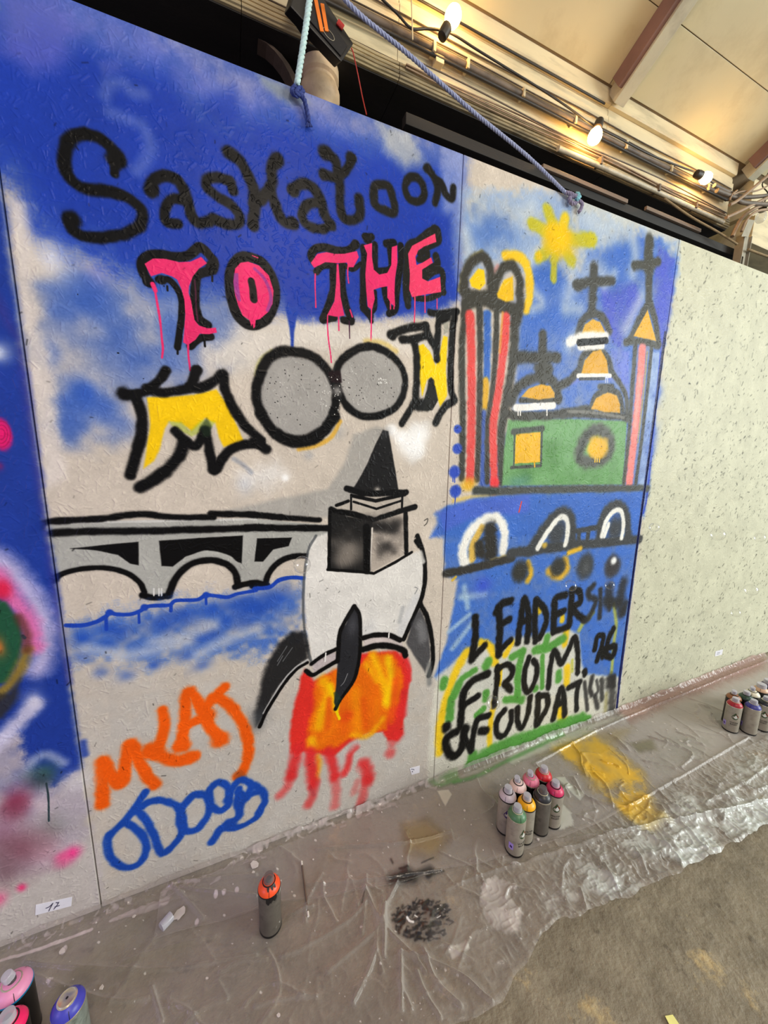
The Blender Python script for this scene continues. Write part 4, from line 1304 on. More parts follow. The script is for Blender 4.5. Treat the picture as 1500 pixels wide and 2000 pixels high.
bulb(868, 63, 884, 34, 'lit warm bulb nearest the black speaker on the beam')
bulb(1169, 243, 1160, 273, 'lit warm bulb hanging just under the rafter foot')
bulb(1364, 341, 1386, 351, 'lit warm bulb nearest the cable tangle at the beam end', r=.025)
ub = bulb(1490, 405, 1484, 437, 'unlit clear bulb hanging on a wire beyond the cable tangle', False, r=.024)
tube('hanging_wire', [(0, 0, -.018), (.01, 0, -.07), (-.02, .005, -.13), (.0, 0, -.20)], .003, M['cable'], ub, 6)

# cable tangle and strut at the right end of the beam
tg = thing('cable_bundle', 'tangle of dusty tan cables bending around the beam end', 'cable')
for k, q in enumerate((((1515, 330), (1470, 368), (1440, 392), (1425, 400)), ((1520, 352), (1480, 372), (1450, 374), (1432, 380)), ((1520, 376), (1470, 400), (1440, 415), (1418, 425)), ((1520, 392), (1485, 402), (1455, 420), (1440, 440), (1430, 462)),
                       ((1520, 408), (1480, 412), (1458, 430), (1448, 452)), ((1440, 372), (1430, 380), (1425, 392)), ((1400, 372), (1430, 384), (1450, 395), (1480, 398), (1520, 400)), ((1395, 362), (1425, 376), (1455, 385), (1520, 380)))):
    tube('wire', [W(x, y, .028 + .009 * (k % 4)) for x, y in q], (.0075, .004, .008, .009, .006, .004, .010, .009)[k], M['pipe'] if k in (6, 7) else M['tan_cable'], tg, 8)
st = thing('strut_channel', 'pale slotted steel strut standing behind the boards at right', 'metal strut')
p0, p1 = W(1452, 525, .07), W(1450, 452, .07)
xs0 = p0[0]
box('web_strip', (xs0 - .034, .082, 2.2), (xs0 - .008, .088, p1[2]), M['grey_metal'], st, .001)
box('web_strip', (xs0 + .008, .082, 2.2), (xs0 + .034, .088, p1[2]), M['grey_metal'], st, .001)
for z0, z1 in ((2.2, 2.462), (2.545, p1[2])):
    box('slot_bridge', (xs0 - .008, .0825, z0), (xs0 + .008, .0875, z1), M['grey_metal'], st, .0005)
box('flange', (xs0 - .037, .07, 2.2), (xs0 - .033, .11, p1[2]), M['grey_metal'], st, .001)
box('flange', (xs0 + .033, .07, 2.2), (xs0 + .037, .11, p1[2]), M['grey_metal'], st, .001)
hexa('gusset', [W(1448, 462, .06), W(1462, 462, .06), W(1474, 430, .06), W(1462, 428, .06), W(1448, 462, .075), W(1462, 462, .075), W(1474, 430, .075), W(1462, 428, .075)], M['grey_metal'], st, .001)
cd = thing('cord', 'tan cord slanting from the beam down to the steel strut', 'cord')
rope('cord_strand', [W(1298, 388, .10), W(1350, 424, .09), W(1400, 452, .08), W(1440, 477, .07)], .005, M['cord'], cd, .02)
cd2 = thing('cord', 'frayed tan cord running right from the steel strut', 'cord')
rope('cord_strand', [W(1461, 487, .065), W(1485, 496, .065), W(1530, 512, .065)], .006, M['cord'], cd2, .02)
rw = thing('red_wire', 'thin red wire hanging below the black speaker', 'wire')
tube('wire', [W(686, 94, .036), W(690, 104, .036), W(700, 150, .05), W(708, 190, .05), W(716, 224, .03)], .0018, M['red'], rw, 5)

# black speaker box strapped up at the top
sp = thing('speaker', 'black box speaker strapped with orange tape above the boards', 'speaker', W(640, 60, .05))
A, Bq, Cq, Dq = (np.array(W(*q, .045)) for q in ((636, 2), (691, 85), (667, 121), (611, 60)))
A2, D2 = A + (A - Bq) * .8, Dq + (Dq - Cq) * .75
dp = np.array([-.010, .042, .014])
o = hexa('cabinet', [A2, Bq, Cq, D2, A2 + dp, Bq + dp, Cq + dp, D2 + dp], M['speaker'], None, .004)


def reparent(o, root):
    o.parent = root
    o.matrix_parent_inverse = Matrix.Translation(-Vector(root.location))
    return o


reparent(o, sp)


def quad_at(u, v):
    return D2 * (1 - u) * (1 - v) + Cq * u * (1 - v) + A2 * (1 - u) * v + Bq * u * v


nf = np.cross(Cq - D2, A2 - D2)
nf /= np.linalg.norm(nf)
if nf[1] > 0:
    nf = -nf
g4 = [quad_at(*q) for q in ((.30, .12), (.95, .12), (.95, .66), (.30, .66))]
reparent(hexa('grille', [q + nf * .0005 for q in g4] + [q + nf * .004 for q in g4], M['grille'], None, .001), sp)
for (u0, v0), (u1, v1) in (((.30, .72), (.56, .16)), ((.42, .78), (.62, .30))):
    a_, b_ = quad_at(u0, v0), quad_at(u1, v1)
    s_ = np.cross(b_ - a_, nf)
    s_ = s_ / np.linalg.norm(s_) * .0055
    reparent(hexa('orange_strap', [a_ - s_ + nf * .004, b_ - s_ + nf * .004, b_ + s_ + nf * .004, a_ + s_ + nf * .004, a_ - s_ + nf * .007, b_ - s_ + nf * .007, b_ + s_ + nf * .007, a_ + s_ + nf * .007], M['orange'], None, .0008), sp)
ring_c = quad_at(.66, .30)
e1 = (Cq - D2) / np.linalg.norm(Cq - D2)
e2 = np.cross(nf, e1)
reparent(tube('emblem_ring', [ring_c + nf * .005 + .018 * math.cos(t) * e1 + .009 * math.sin(t) * e2 for t in np.linspace(0, 6.283, 20)], .0010, M['grey_metal'], None, 5, 0), sp)
rc = quad_at(.74, .93)
s1 = .010 * e1
s2 = .008 * e2
reparent(hexa('red_badge', [rc - s1 - s2 + nf * .001, rc + s1 - s2 + nf * .001, rc + s1 + s2 + nf * .001, rc - s1 + s2 + nf * .001, rc - s1 - s2 + nf * .005, rc + s1 - s2 + nf * .005, rc + s1 + s2 + nf * .005, rc - s1 + s2 + nf * .005], M['red'], None, .001), sp)
yk = [W(600, -45, .075), W(578, -10, .072), W(583, 30, .072), W(606, 64, .072)]
yk2 = [W(632, -45, .075), W(620, -10, .072), W(618, 30, .072), W(616, 60, .072)]
v, f = [], []
for a_, b_ in zip(yk, yk2):
    for q in (a_, b_, b_ + [0, .045, .01], a_ + [0, .045, .01]):
        v.append(q)
for i in range(3):
    for j in range(4):
        f.append((i * 4 + j, i * 4 + (j + 1) % 4, i * 4 + 4 + (j + 1) % 4, i * 4 + 4 + j))
f += [(3, 2, 1, 0), (12, 13, 14, 15)]
reparent(clean(mesh_obj('mounting_yoke', v, f, M['speaker']), .006), sp)

# ------------------------------------------------------------------ ropes that hold the boards
r1 = thing('rope', 'pale cyan rope hanging down to the board, with a dark blue knotted tail', 'rope')
rope('rope_length', [W(612, -60, -.012), W(602, 20, -.012), W(592, 90, -.012), W(580, 166, -.010)], .0085, M['rope_cyan'], r1, .035)
rope('knot', [W(577, 168, -.012), W(570, 178, -.014), W(580, 186, -.018), W(592, 180, -.014), W(586, 172, -.012), W(576, 184, -.020)], .0065, M['rope_dark'], r1, .03)
rope('rope_tail', [W(584, 182, -.016), W(594, 194, -.016), W(598, 210, -.012), W(602, 228, -.010), W(603, 240, -.010)], .0065, M['rope_dark'], r1, .03)
for k in range(5):
    tube('frayed_strand', [W(602, 234, -.010), W(598 + 3 * k, 248, -.010 - .002 * (k % 2))], .002, M['rope_dark'], r1, 5, 0)
r2 = thing('rope', 'long blue rope slanting down across the beam to the board top', 'rope')
rope('rope_length', [W(640, -40, -.012), W(700, 26, -.012), W(800, 108, -.012), W(920, 215, -.012), W(1030, 305, -.012), W(1104, 376, -.012)], .0062, M['rope_blue'], r2, .035)
rope('knot', [W(1104, 376, -.012), W(1118, 380, -.018), W(1128, 392, -.016), W(1118, 398, -.018), W(1112, 386, -.014), W(1126, 382, -.018)], .0075, M['rope_grey'], r2, .03)
rope('aqua_knot', [W(1124, 378, -.012), W(1132, 384, -.020), W(1126, 390, -.022), W(1130, 378, -.016)], .0075, M['rope_aqua'], r2, .03)
rope('rope_tail', [W(1128, 390, -.016), W(1137, 398, -.016), W(1134, 410, -.012), W(1130, 414, -.010)], .007, M['rope_grey'], r2, .03)

# ------------------------------------------------------------------ floor
N = NT('worn_concrete')
tc = N.n('TexCoord')
n1 = N.n('TexNoise', Scale=9.0, Detail=9.0, Roughness=.62)
n2 = N.n('TexNoise', Scale=4.6, Detail=10.0, Roughness=.7)
n3 = N.n('TexNoise', Scale=60.0, Detail=5.0)
n4 = N.n('TexNoise', Scale=26.0, Detail=7.0, Roughness=.6)
for q in (n1, n2, n3, n4):
    N.l(tc.outputs['Object'], q.inputs['Vector'])
r1_ = N.n('ValToRGB')
r1_.color_ramp.elements[0].color, r1_.color_ramp.elements[1].color = lin((118, 108, 90)), lin((152, 141, 120))
r1_.color_ramp.elements[0].position, r1_.color_ramp.elements[1].position = .32, .68
N.l(n1.outputs['Fac'], r1_.inputs[0])
r2_ = N.n('ValToRGB')
r2_.color_ramp.elements[0].position, r2_.color_ramp.elements[1].position = .60, .70
N.l(n2.outputs['Fac'], r2_.inputs[0])
mx = N.n('Mix', data_type='RGBA')
N.l(r2_.outputs[0], mx.inputs[0])
N.l(r1_.outputs[0], mx.inputs[6])
mx.inputs[7].default_value = lin((196, 172, 124))
r4_ = N.n('ValToRGB')
r4_.color_ramp.elements[0].position, r4_.color_ramp.elements[1].position = .60, .74
N.l(n4.outputs['Fac'], r4_.inputs[0])
mx2 = N.n('Mix', data_type='RGBA')
N.l(r4_.outputs[0], mx2.inputs[0])
N.l(mx.outputs[2], mx2.inputs[6])
mx2.inputs[7].default_value = lin((90, 80, 66))
N.l(mx2.outputs[2], N.b.inputs['Base Color'])
ad = N.n('Math', operation='MULTIPLY_ADD')
N.l(n3.outputs['Fac'], ad.inputs[0])
ad.inputs[1].default_value = .35
N.l(n4.outputs['Fac'], ad.inputs[2])
bp = N.n('Bump', Strength=.7, Distance=.012)
N.l(ad.outputs[0], bp.inputs['Height'])
N.l(bp.outputs[0], N.b.inputs['Normal'])
N.set(Roughness=.55)
fl = box('floor', (-3.2, -6.0, -.05), (7.5, 1.35, 0.0), N.m, None, 0)
fl['kind'] = 'structure'
fl['label'] = 'worn brown concrete floor with ochre patches'

# ------------------------------------------------------------------ can positions (needed to flatten the sheet under them)
CANS = []


def can_at(x, y, h, **k):
    q = FL(x, y, h)
    CANS.append(((q[0], q[1]), k))


can_at(1063, 1503, .185, name='red', label='spray can with bright red collar at the back of the middle cluster', col=(200, 24, 40), body='can_black', ring='rim_steel')
can_at(1038, 1513, .183, name='pink', label='spray can with pink collar and open grey nozzle in the middle cluster', col=(226, 120, 150), body='can_black', ring='rim_steel', cap='tilt')
can_at(1013, 1524, .183, name='blush', label='spray can with pale blush-pink collar in the middle cluster', col=(238, 208, 204), body='can_black', ring='rim', cap='tilt')
can_at(994, 1541, .185, name='lilac', label='spray can with lilac-grey collar at the left of the middle cluster', col=(196, 182, 190), body='can_steel', ring='rim', emblem='violet_mark', turn=10)
can_at(1084, 1529, .185, name='magenta', label='spray can with magenta collar and drop emblem, right of the middle cluster', col=(206, 44, 96), body='can_steel', ring='rim', emblem='green_mark', text=True, turn=24)
can_at(1061, 1542, .185, name='black', label='spray can with black collar and smoky cap in the middle cluster', col=(40, 40, 44), body='can_dark', ring='rim_steel', cap='smoke', turn=0)
can_at(1028, 1557, .185, name='yellow', label='spray can with yellow collar in the middle cluster', col=(250, 176, 10), body='can_steel', ring='rim', text=True, turn=30)
can_at(1012, 1577, .185, name='green', label='spray can with green collar and lavender sticker, front of the middle cluster', col=(78, 122, 84), body='can_steel', ring='rim_steel', emblem='green_mark', text=True, turn=52, sticker=True)
can_at(525, 1712, .190, name='orange', label='lone spray can with orange collar and black drips on the sheet', col=(250, 84, 34), body='can_dark', ring='rim', cap='dirty', turn=20, drips=True)
can_at(1437, 1366, .186, name='brick', label='spray can with dark red collar at the front of the right cluster', col=(170, 30, 46), body='can_steel', ring='rim_steel', emblem='green_mark', text=True, turn=20, sticker=True)
can_at(1473, 1370, .186, name='navy', label='spray can with navy blue collar in the right cluster', col=(62, 62, 140), body='can_steel', ring='rim_steel', sticker=True, turn=5)
can_at(1498, 1364, .186, name='jet', label='spray can with jet black collar at the right frame edge', col=(36, 36, 42), body='can_steel', ring='rim_steel', emblem='green_mark', text=True, turn=6)
can_at(1458, 1353, .186, name='forest', label='spray can with dark forest-green collar in the right cluster', col=(44, 74, 60), body='can_black', ring='rim')
can_at(1471, 1347, .183, name='ivory', label='spray can with ivory collar and open nozzle in the right cluster', col=(232, 224, 200), body='can_black', ring='rim', cap='tilt')
can_at(1488, 1338, .186, name='tan', label='spray can with tan collar and large frosted cap in the right cluster', col=(206, 168, 138), body='can_black', ring='rim', cap='wide')
can_at(1502, 1330, .186, name='plum', label='spray can with plum collar at the back of the right cluster', col=(70, 52, 96), body='can_black', ring='rim', cap='wide')
can_at(1436, 1353, .186, name='brown', label='spray can with brown collar behind the dark red one', col=(150, 96, 60), body='can_black', ring='rim', cap='tilt')
can_at(22, 1910, .186, name='rose', label='big black spray can with rose collar and turquoise ring at lower left', col=(232, 150, 190), body='can_black', ring='ring_teal', r=.036, cap='tilt')
can_at(14, 1986, .186, name='hotpink', label='spray can with hot pink collar at the lower left frame corner', col=(250, 34, 104), body='can_black', ring='rim')
can_at(131, 1949, .178, name='ultramarine', label='spray can with ultramarine collar and bare nozzle cup at lower left', col=(66, 66, 180), body='can_foil', ring='rim_steel', cap='cup')
for _ in range(30):  # neighbouring cans touch but do not overlap
    for i in range(len(CANS)):
        for j in range(i):
            (ax, ay), (bx, by) = CANS[i][0], CANS[j][0]
            dd = math.hypot(ax - bx, ay - by)
            if dd < .0672:
                e = (.0674 - dd) / 2 / dd
                CANS[i] = ((ax + (ax - bx) * e, ay + (ay - by) * e), CANS[i][1])
                CANS[j] = ((bx - (ax - bx) * e, by - (ay - by) * e), CANS[j][1])
M['ring_teal'] = mat('turquoise_rim', (20, 130, 180), .25, var=.08)

# ------------------------------------------------------------------ plastic dust sheet: stains, daylight sheen and glints painted on the film
fs = Canvas(2, .012, -1.0, -.98, 3.62, .04, .0025, (214, 208, 202))
L, P, B = fs.L, fs.P, fs.B
fs.frame(1000, 1334, 3)
YS = (238, 182, 32)
P(YS, '250,380 480,300 560,370 700,480 770,580 640,630 490,625 420,520 320,440', 60, .9, rough=.8, patch=.2)
P(YS, '540,690 780,615 830,700 910,800 800,860 690,800 600,720', 44, .82, rough=.8, patch=.25)
P((190, 160, 70), '150,420 450,290 700,260 600,400 300,420', 40, .35)
P((96, 90, 48), '690,350 820,330 850,390 740,400', 20, .5)
P((206, 208, 196), '255,550 310,545 370,620 430,650 400,690 310,600', 10, .8)
P((210, 208, 196), '290,700 350,760 360,830 280,850', 14, .8, rough=1.2)
P((190, 190, 176), '900,300 1000,290 1160,330 1150,420 1000,480 850,520 860,420', 40, .35, rough=1.4)
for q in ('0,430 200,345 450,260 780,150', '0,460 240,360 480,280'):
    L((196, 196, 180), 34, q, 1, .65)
L((60, 130, 50), 20, '-340,580 -200,540 0,440 300,300', 1, .55)
P((172, 110, 96), '560,120 900,0 1100,-80 1500,-200 1500,-90 1100,60 900,130 700,230', 30, .5)
fs.frame(500, 1334, 3)
P((206, 196, 190), '1320,1190 1400,1120 1470,1150 1540,1180 1500,1240 1560,1340 1530,1440 1440,1480 1350,1420 1300,1300', 16, .9, rough=1.6, patch=.45)
P((206, 200, 190), '1130,1560 1230,1510 1250,1550 1150,1610', 10, .7, rough=1.2)
P((140, 106, 44), '850,830 1000,800 1120,900 1050,1010 880,1000', 50, .55)
P((84, 140, 64), '1000,590 1180,520 1200,570 1080,610', 14, .6)
P((214, 206, 190), '1060,630 1130,620 1150,650 1110,720 1090,690', 8, .8)
g5 = np.random.default_rng(9)
K_ = (36, 33, 32)
for k in range(190):
    t, q = g5.random() * 6.283, math.sqrt(g5.random())
    x, y = 975 + 185 * q * math.cos(t), 1385 + 125 * q * math.sin(t)
    an = math.radians(-25 + 30 * g5.standard_normal())
    ln = 10 + 24 * g5.random()
    L(K_, 7 + 13 * g5.random(), [(x, y), (x + ln * math.cos(an), y + ln * math.sin(an))], .8, .85, smooth=False)
for q, w in (('800,1150 870,1110 930,1130', 60), ('850,1150 920,1140', 50), ('960,1110 1020,1090 1010,1130', 40), ('1000,1130 1100,1100', 16), ('840,1085 890,1075', 12), ('970,1050 1040,1020', 8), ('790,1030 800,1050', 14), ('620,1290 632,1240', 10)):
    L(K_, w, q, 1, .8)
for q, w in (('885,1370 900,1390 920,1395', 14), ('930,1355 945,1365', 8), ('1080,1300', 10), ('1060,1370 1080,1360', 6)):  # white glints painted over the black patch
    L((244, 242, 240), w, q, .4)
CR = (182, 166, 162)
for k in range(120):
    u = g5.random()
    x, y = -60 + u * 1120, 985 - u * 400 + 26 * g5.standard_normal()
    an = math.radians(-20 + 20 * g5.standard_normal())
    ln = 8 + 50 * g5.random() ** 2
    L(CR, 8 + 22 * g5.random() ** 2, [(x, y), (x + ln * math.cos(an), y + ln * math.sin(an))], .9, .5, smooth=False)
fs.frame(0, 1334, 3)
for k in range(110):
    u = g5.random()
    x, y = 0 + u * 1500, 1580 - u * 560 + 22 * g5.standard_normal()
    an = math.radians(-22 + 16 * g5.standard_normal())
    ln = 10 + 70 * g5.random() ** 2
    L((176, 158, 158), 6 + 14 * g5.random() ** 2, [(x, y), (x + ln * math.cos(an), y + ln * math.sin(an))], .9, .42, smooth=False)
L((206, 188, 188), 22, '0,1625 200,1565 400,1490 530,1440', .5, .85)
P((196, 178, 178), '640,1390 760,1330 900,1270 1000,1250 980,1300 800,1360', 10, .6, rough=1.4)
for q in ('370,1560', '290,1745', '150,1120', '1385,1210', '1262,1240', '1310,1222', '1150,1400'):
    B((206, 192, 194), *[float(v_) for v_ in q.split(',')], 16, .95, 1.5, 3, .5)
fs.frame(0, 0, 1)
for k in range(260):
    x, y = 1500 * g5.random(), 1400 + 600 * g5.random()
    q = FL(x, y)
    if -.68 < q[1] < -.03:
        L((214, 206, 200), 1.5 + 3 * g5.random() ** 3, [(x, y), (x + 2, y + 1)], .5, .85, smooth=False, spray=0)
P((216, 220, 214), '1090,1780 1110,1700 1230,1640 1330,1560 1460,1480 1700,1400 1700,1600 1430,1660 1240,1750', 30, .66, rough=1.1, patch=.6)  # whitish daylight sheen of the crumpled film, put into its colour
P((220, 228, 226), '1180,1750 1300,1670 1420,1600 1600,1500 1650,1600 1430,1652 1260,1730', 22, .6, rough=1.2, patch=.6)  # brighter core of the same painted sheen
P((206, 200, 190), '760,1880 800,1800 900,1760 1040,1740 1120,1760 1040,1850 980,1940 860,1990', 40, .28, rough=1.4, patch=.9)
film_img = make_image('sheet_stains_sheen', fs.rgb, alpha=fs.cov)
N = NT('plastic_film')
uv = N.n('UVMap')
ti = N.n('TexImage')
ti.image = film_img
ti.extension = 'EXTEND'
N.l(uv.outputs[0], ti.inputs[0])
N.l(ti.outputs[0], N.b.inputs['Base Color'])
N.set(Roughness=.20)
N.b.inputs['Specular IOR Level'].default_value = .6
tr = N.n('BsdfTransparent')
tr.inputs[0].default_value = (.93, .90, .90, 1)
lw = N.n('LayerWeight', Blend=.45)
mr = N.n('MapRange')
mr.inputs[3].default_value, mr.inputs[4].default_value = .14, .70
N.l(lw.outputs['Facing'], mr.inputs[0])
mm = N.n('Math', operation='MAXIMUM')
N.l(mr.outputs[0], mm.inputs[0])
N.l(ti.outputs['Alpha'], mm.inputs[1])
nb = N.n('TexNoise', Scale=55.0, Detail=5.0)
tcn = N.n('TexCoord')
N.l(tcn.outputs['Object'], nb.inputs['Vector'])
bp = N.n('Bump', Strength=.25, Distance=.004)
N.l(nb.outputs['Fac'], bp.inputs['Height'])
N.l(bp.outputs[0], N.b.inputs['Normal'])
ms = N.n('MixShader')
N.l(mm.outputs[0], ms.inputs[0])
N.l(tr.outputs[0], ms.inputs[1])
N.l(N.b.outputs[0], ms.inputs[2])
N.l(ms.outputs[0], N.out.inputs[0])
M['film'] = N.m

FOLDS = [('1043,1494 1160,1431 1267,1384 1390,1334 1500,1290', .006), ('1227,1577 1333,1517 1463,1441', .007), ('1000,1694 1133,1654 1213,1627 1283,1611 1400,1591 1500,1564', .009), ('1000,1650 1120,1640 1213,1627', .006), ('752,1774 752,1800 750,1868', .009), ('713,1737 730,1775 748,1811', .008),
         ('777,1724 753,1774 748,1807', .009), ('783,1867 784,1974', .008), ('827,1857 850,1917 900,1967', .009), ('783,1864 840,1880 900,1907 960,1960', .009), ('500,1967 560,1952 617,1947', .006), ('50,1881 180,1892 333,1894 500,1867', .006), ('67,1907 140,1935 217,1957 290,1954', .007),
         ('297,1931 317,1997', .007), ('337,1731 365,1760 397,1797', .008), ('353,1724 430,1716 500,1711', .006), ('353,1734 430,1744 500,1751', .006), ('620,1661 687,1654 793,1647 877,1627', .006), ('1133,1741 1143,1777', .008), ('1120,1520 1150,1560 1240,1580', .005), ('1195,1545 1260,1560', .004),
         ('500,1820 560,1790 610,1772', .006), ('550,1870 600,1850 680,1800 720,1760', .006), ('640,1900 700,1850 745,1812', .006), ('760,1820 800,1860 830,1900', .006), ('1270,1440 1350,1470 1330,1500', .005), ('430,1900 470,1880 520,1876', .005), ('870,1740 930,1715 1010,1690', .006),
         ('1380,1570 1440,1540 1500,1500', .006), ('1180,1690 1205,1735', .007), ('1240,1660 1260,1700', .006), ('690,1960 720,1900 735,1860', .007), ('860,1990 830,1940 815,1900', .007), ('240,1880 330,1850 420,1830', .005), ('600,1730 700,1722 860,1700', .005)]


def sheet(name, label, x0, x1, front, wallside, nx, nv, amp, z0, seed, folds=True, ncr=0):
    """thin film over the floor between y = wallside and the curve front(x)"""
    xs_ = np.linspace(x0, x1, nx)
    fy = np.array([front(x) for x in xs_])
    v_ = np.linspace(0, 1, nv)
    X = np.repeat(xs_[None, :], nv, 0)
    Y = wallside + (fy - wallside)[None, :] * v_[:, None]
    # noise fields sampled in world space on a 4 mm lattice
    gw, gh = int((x1 - x0) / .004) + 40, int(1.2 / .004)

    def fld(cell, sd, ay=1.0):
        a = vnoise(gh, gw, cell / .004, sd, ay)
        ix = np.clip(((X - x0) / .004), 0, gw - 2)
        iy = np.clip(((Y + 1.1) / .004), 0, gh - 2)
        x_, y_ = ix.astype(int), iy.astype(int)
        fx, fy_ = ix - x_, iy - y_
        return (a[y_, x_] * (1 - fx) + a[y_, x_ + 1] * fx) * (1 - fy_) + (a[y_ + 1, x_] * (1 - fx) + a[y_ + 1, x_ + 1] * fx) * fy_

    H = np.zeros_like(X)
    for cell, a_, sd, ay in ((.16, .004, 1, .5), (.07, .0032, 2, 1), (.036, .0030, 3, .7), (.02, .0024, 4, .7), (.011, .0011, 5, 1)):
        n_ = fld(cell, seed * 10 + sd, ay)
        H += a_ * (1 - np.abs(n_)) ** 3
    H *= amp(X, Y)
    fr = []
    if folds:
        for q, a_ in FOLDS:
            p = on_many(nums(q), 2, .008)[:, :2]
            fr.append((smooth_line(list(p), n=4) if len(p) > 2 else p, a_ * 1.6))
    g = np.random.default_rng(seed)
    for k in range(ncr):
        cx = x0 + (x1 - x0) * g.random()
        cy = wallside + (front(cx) - wallside) * (.35 + .65 * g.random())
        t = g.random() * 3.14
        ln = .05 + .14 * g.random()
        p = [np.array([cx, cy])]
        for _ in range(3):
            t += .45 * g.standard_normal()
            p.append(p[-1] + ln / 3 * np.array([math.cos(t), math.sin(t)]))
        fr.append((smooth_line(p, n=3), .002 + .006 * g.random() ** 1.5))
    dxm = (x1 - x0) / (nx - 1)
    for p, a_ in fr:
        lo, hi = p[:, 0].min() - .04, p[:, 0].max() + .04
        i0, i1 = max(0, int((lo - x0) / dxm)), min(nx, int((hi - x0) / dxm) + 2)
        if i1 <= i0:
            continue
        Xs, Ys = X[:, i0:i1], Y[:, i0:i1]
        D = np.full(Xs.shape, 9.0)
        for (ax, ay), (bx, by) in zip(p[:-1], p[1:]):
            dx, dy = bx - ax, by - ay
            t = np.clip(((Xs - ax) * dx + (Ys - ay) * dy) / max(dx * dx + dy * dy, 1e-9), 0, 1)
            np.minimum(D, np.hypot(Xs - ax - t * dx, Ys - ay - t * dy), out=D)
        H[:, i0:i1] += a_ * .8 * np.exp(-(D / .0042) ** 2) + a_ * .4 * np.exp(-(D / .014) ** 2)
    H += .0035 * np.exp(-((v_[:, None] - .985) / .012) ** 2)
    keep = np.ones_like(H)
    for (cx, cy), k in CANS:
        dd = np.hypot(X - cx, Y - cy)
        keep *= 1 - np.exp(-(dd / .055) ** 6)
    H *= keep
    H = z0 + H
    if wallside > -.02:
        up = np.clip((Y + .028) / .022, 0, 1)
        H += up ** 1.5 * (.024 + .009 * fld(.08, seed * 10 + 7) + .003 * fld(.02, seed * 10 + 8))
        Y = np.where(up > 0, Y - .004 * np.abs(fld(.03, seed * 10 + 9)) * up, Y)
    V = np.stack([X, Y, H], -1).reshape(-1, 3)
    i = np.arange(nv - 1)[:, None] * nx + np.arange(nx - 1)[None, :]
    Fq = np.stack([i, i + nx, i + nx + 1, i + 1], -1).reshape(-1, 4)
    me = bpy.data.meshes.new(name)
    me.vertices.add(len(V))
    me.vertices.foreach_set('co', V.astype(np.float32).ravel())
    me.loops.add(Fq.size)
    me.loops.foreach_set('vertex_index', Fq.astype(np.int32).ravel())
    me.polygons.add(len(Fq))
    me.polygons.foreach_set('loop_start', np.arange(0, Fq.size, 4, dtype=np.int32))
    me.update(calc_edges=True)
    me.polygons.foreach_set('use_smooth', np.ones(len(Fq), bool))
    me.materials.append(M['film'])
    ul = me.uv_layers.new(name='UVMap')
    uvv = np.stack([(V[:, 0] - fs.x0) / (fs.w * fs.res), (V[:, 1] - fs.y0) / (fs.h * fs.res)], -1)[Fq.ravel()]
    ul.data.foreach_set('uv', uvv.astype(np.float32).ravel())
    me.validate()
    o = bpy.data.objects.new(name, me)
    COL.objects.link(o)
    return tag(o, label, 'plastic sheet')


EDGE = on_many(nums('1500,1612 1427,1654 1350,1694 1290,1722 1233,1747 1170,1774 1100,1800 1060,1824 1033,1867 1000,1930 980,1955 960,1970 930,1984 900,2000'), 2, .005)
ex = np.concatenate([[3.7, 2.6], EDGE[:, 0], [.3, 0, -.4, -1.2]])
ey = np.concatenate([[-.75, -.70], EDGE[:, 1], [-.66, -.70, -.72, -.70]])
od = np.argsort(ex)
ex, ey = ex[od], ey[od]


def front1(x):
    return float(np.interp(x, ex, ey)) + .004 * math.sin(x * 31) + .003 * math.sin(x * 57 + 1)


def amp1(X, Y):
    a = np.clip((X - .55) / .6, .0, 1) * np.clip((-Y - .40) / .10, 0, 1)
    return .50 + 1.3 * a + .35 * np.clip((Y + .10) / .08, 0, 1)


sheet('plastic_sheet', 'wide crumpled clear plastic dust sheet on the floor with paint stains and painted-on sheen', -.98, 3.6, front1, -.007, 1800, 270, amp1, .004, 3, True, 260)
BAND = on_many(nums('300,1835 420,1800 545,1763 640,1750 720,1736 800,1716 867,1698 940,1684 1000,1668 1120,1628 1227,1578 1333,1518 1463,1442 1560,1388'), 2, .01)


def front2(x):
    return float(np.interp(x, BAND[:, 0], BAND[:, 1])) + .003 * math.sin(x * 23)


sheet('plastic_sheet', 'narrow smooth strip of clear plastic lying along the wall base', float(BAND[0, 0]), 3.55, front2, -.030, 760, 70, lambda X, Y: .22 + 0 * X, .0075, 8, False, 22)

# ------------------------------------------------------------------ spray cans


def text_mesh(s, size):
    cu = bpy.data.curves.new('print', 'FONT')
    cu.body = s
    cu.size = size
    cu.align_x = 'CENTER'
    cu.resolution_u = 2
    cu.offset = size * .012
    o = bpy.data.objects.new('print', cu)
    COL.objects.link(o)
    me = bpy.data.meshes.new_from_object(o.evaluated_get(bpy.context.evaluated_depsgraph_get()))
    bpy.data.objects.remove(o)
    v = [tuple(q.co[:2]) for q in me.vertices]
    f = [tuple(p.vertices) for p in me.polygons]
    bpy.data.meshes.remove(me)
    return v, f


TXT = []
for line, z in (('WATER', .058), ('BASED', .048)):
    v, f = text_mesh(line, .0105)
    TXT.append(([(a, b + z) for a, b in v], f))
DROP = []
for k in range(26):
    t = 2 * math.pi * k / 26
    rr = .0135
    x, y = rr * math.sin(t), -rr * math.cos(t)
    if abs(t - math.pi) < .9:
        y += .012 * (1 - abs(t - math.pi) / .9) ** 1.3
        x *= .92
    DROP.append((x, y + .094))


def wrap(name, v, f, r, az, m_, parent, off=.0003):
    out = []
    for x, z in v:
        a = az + x / r
        out.append(((r + off) * math.cos(a), (r + off) * math.sin(a), z))
    return mesh_obj(name, out, f, m_, parent)


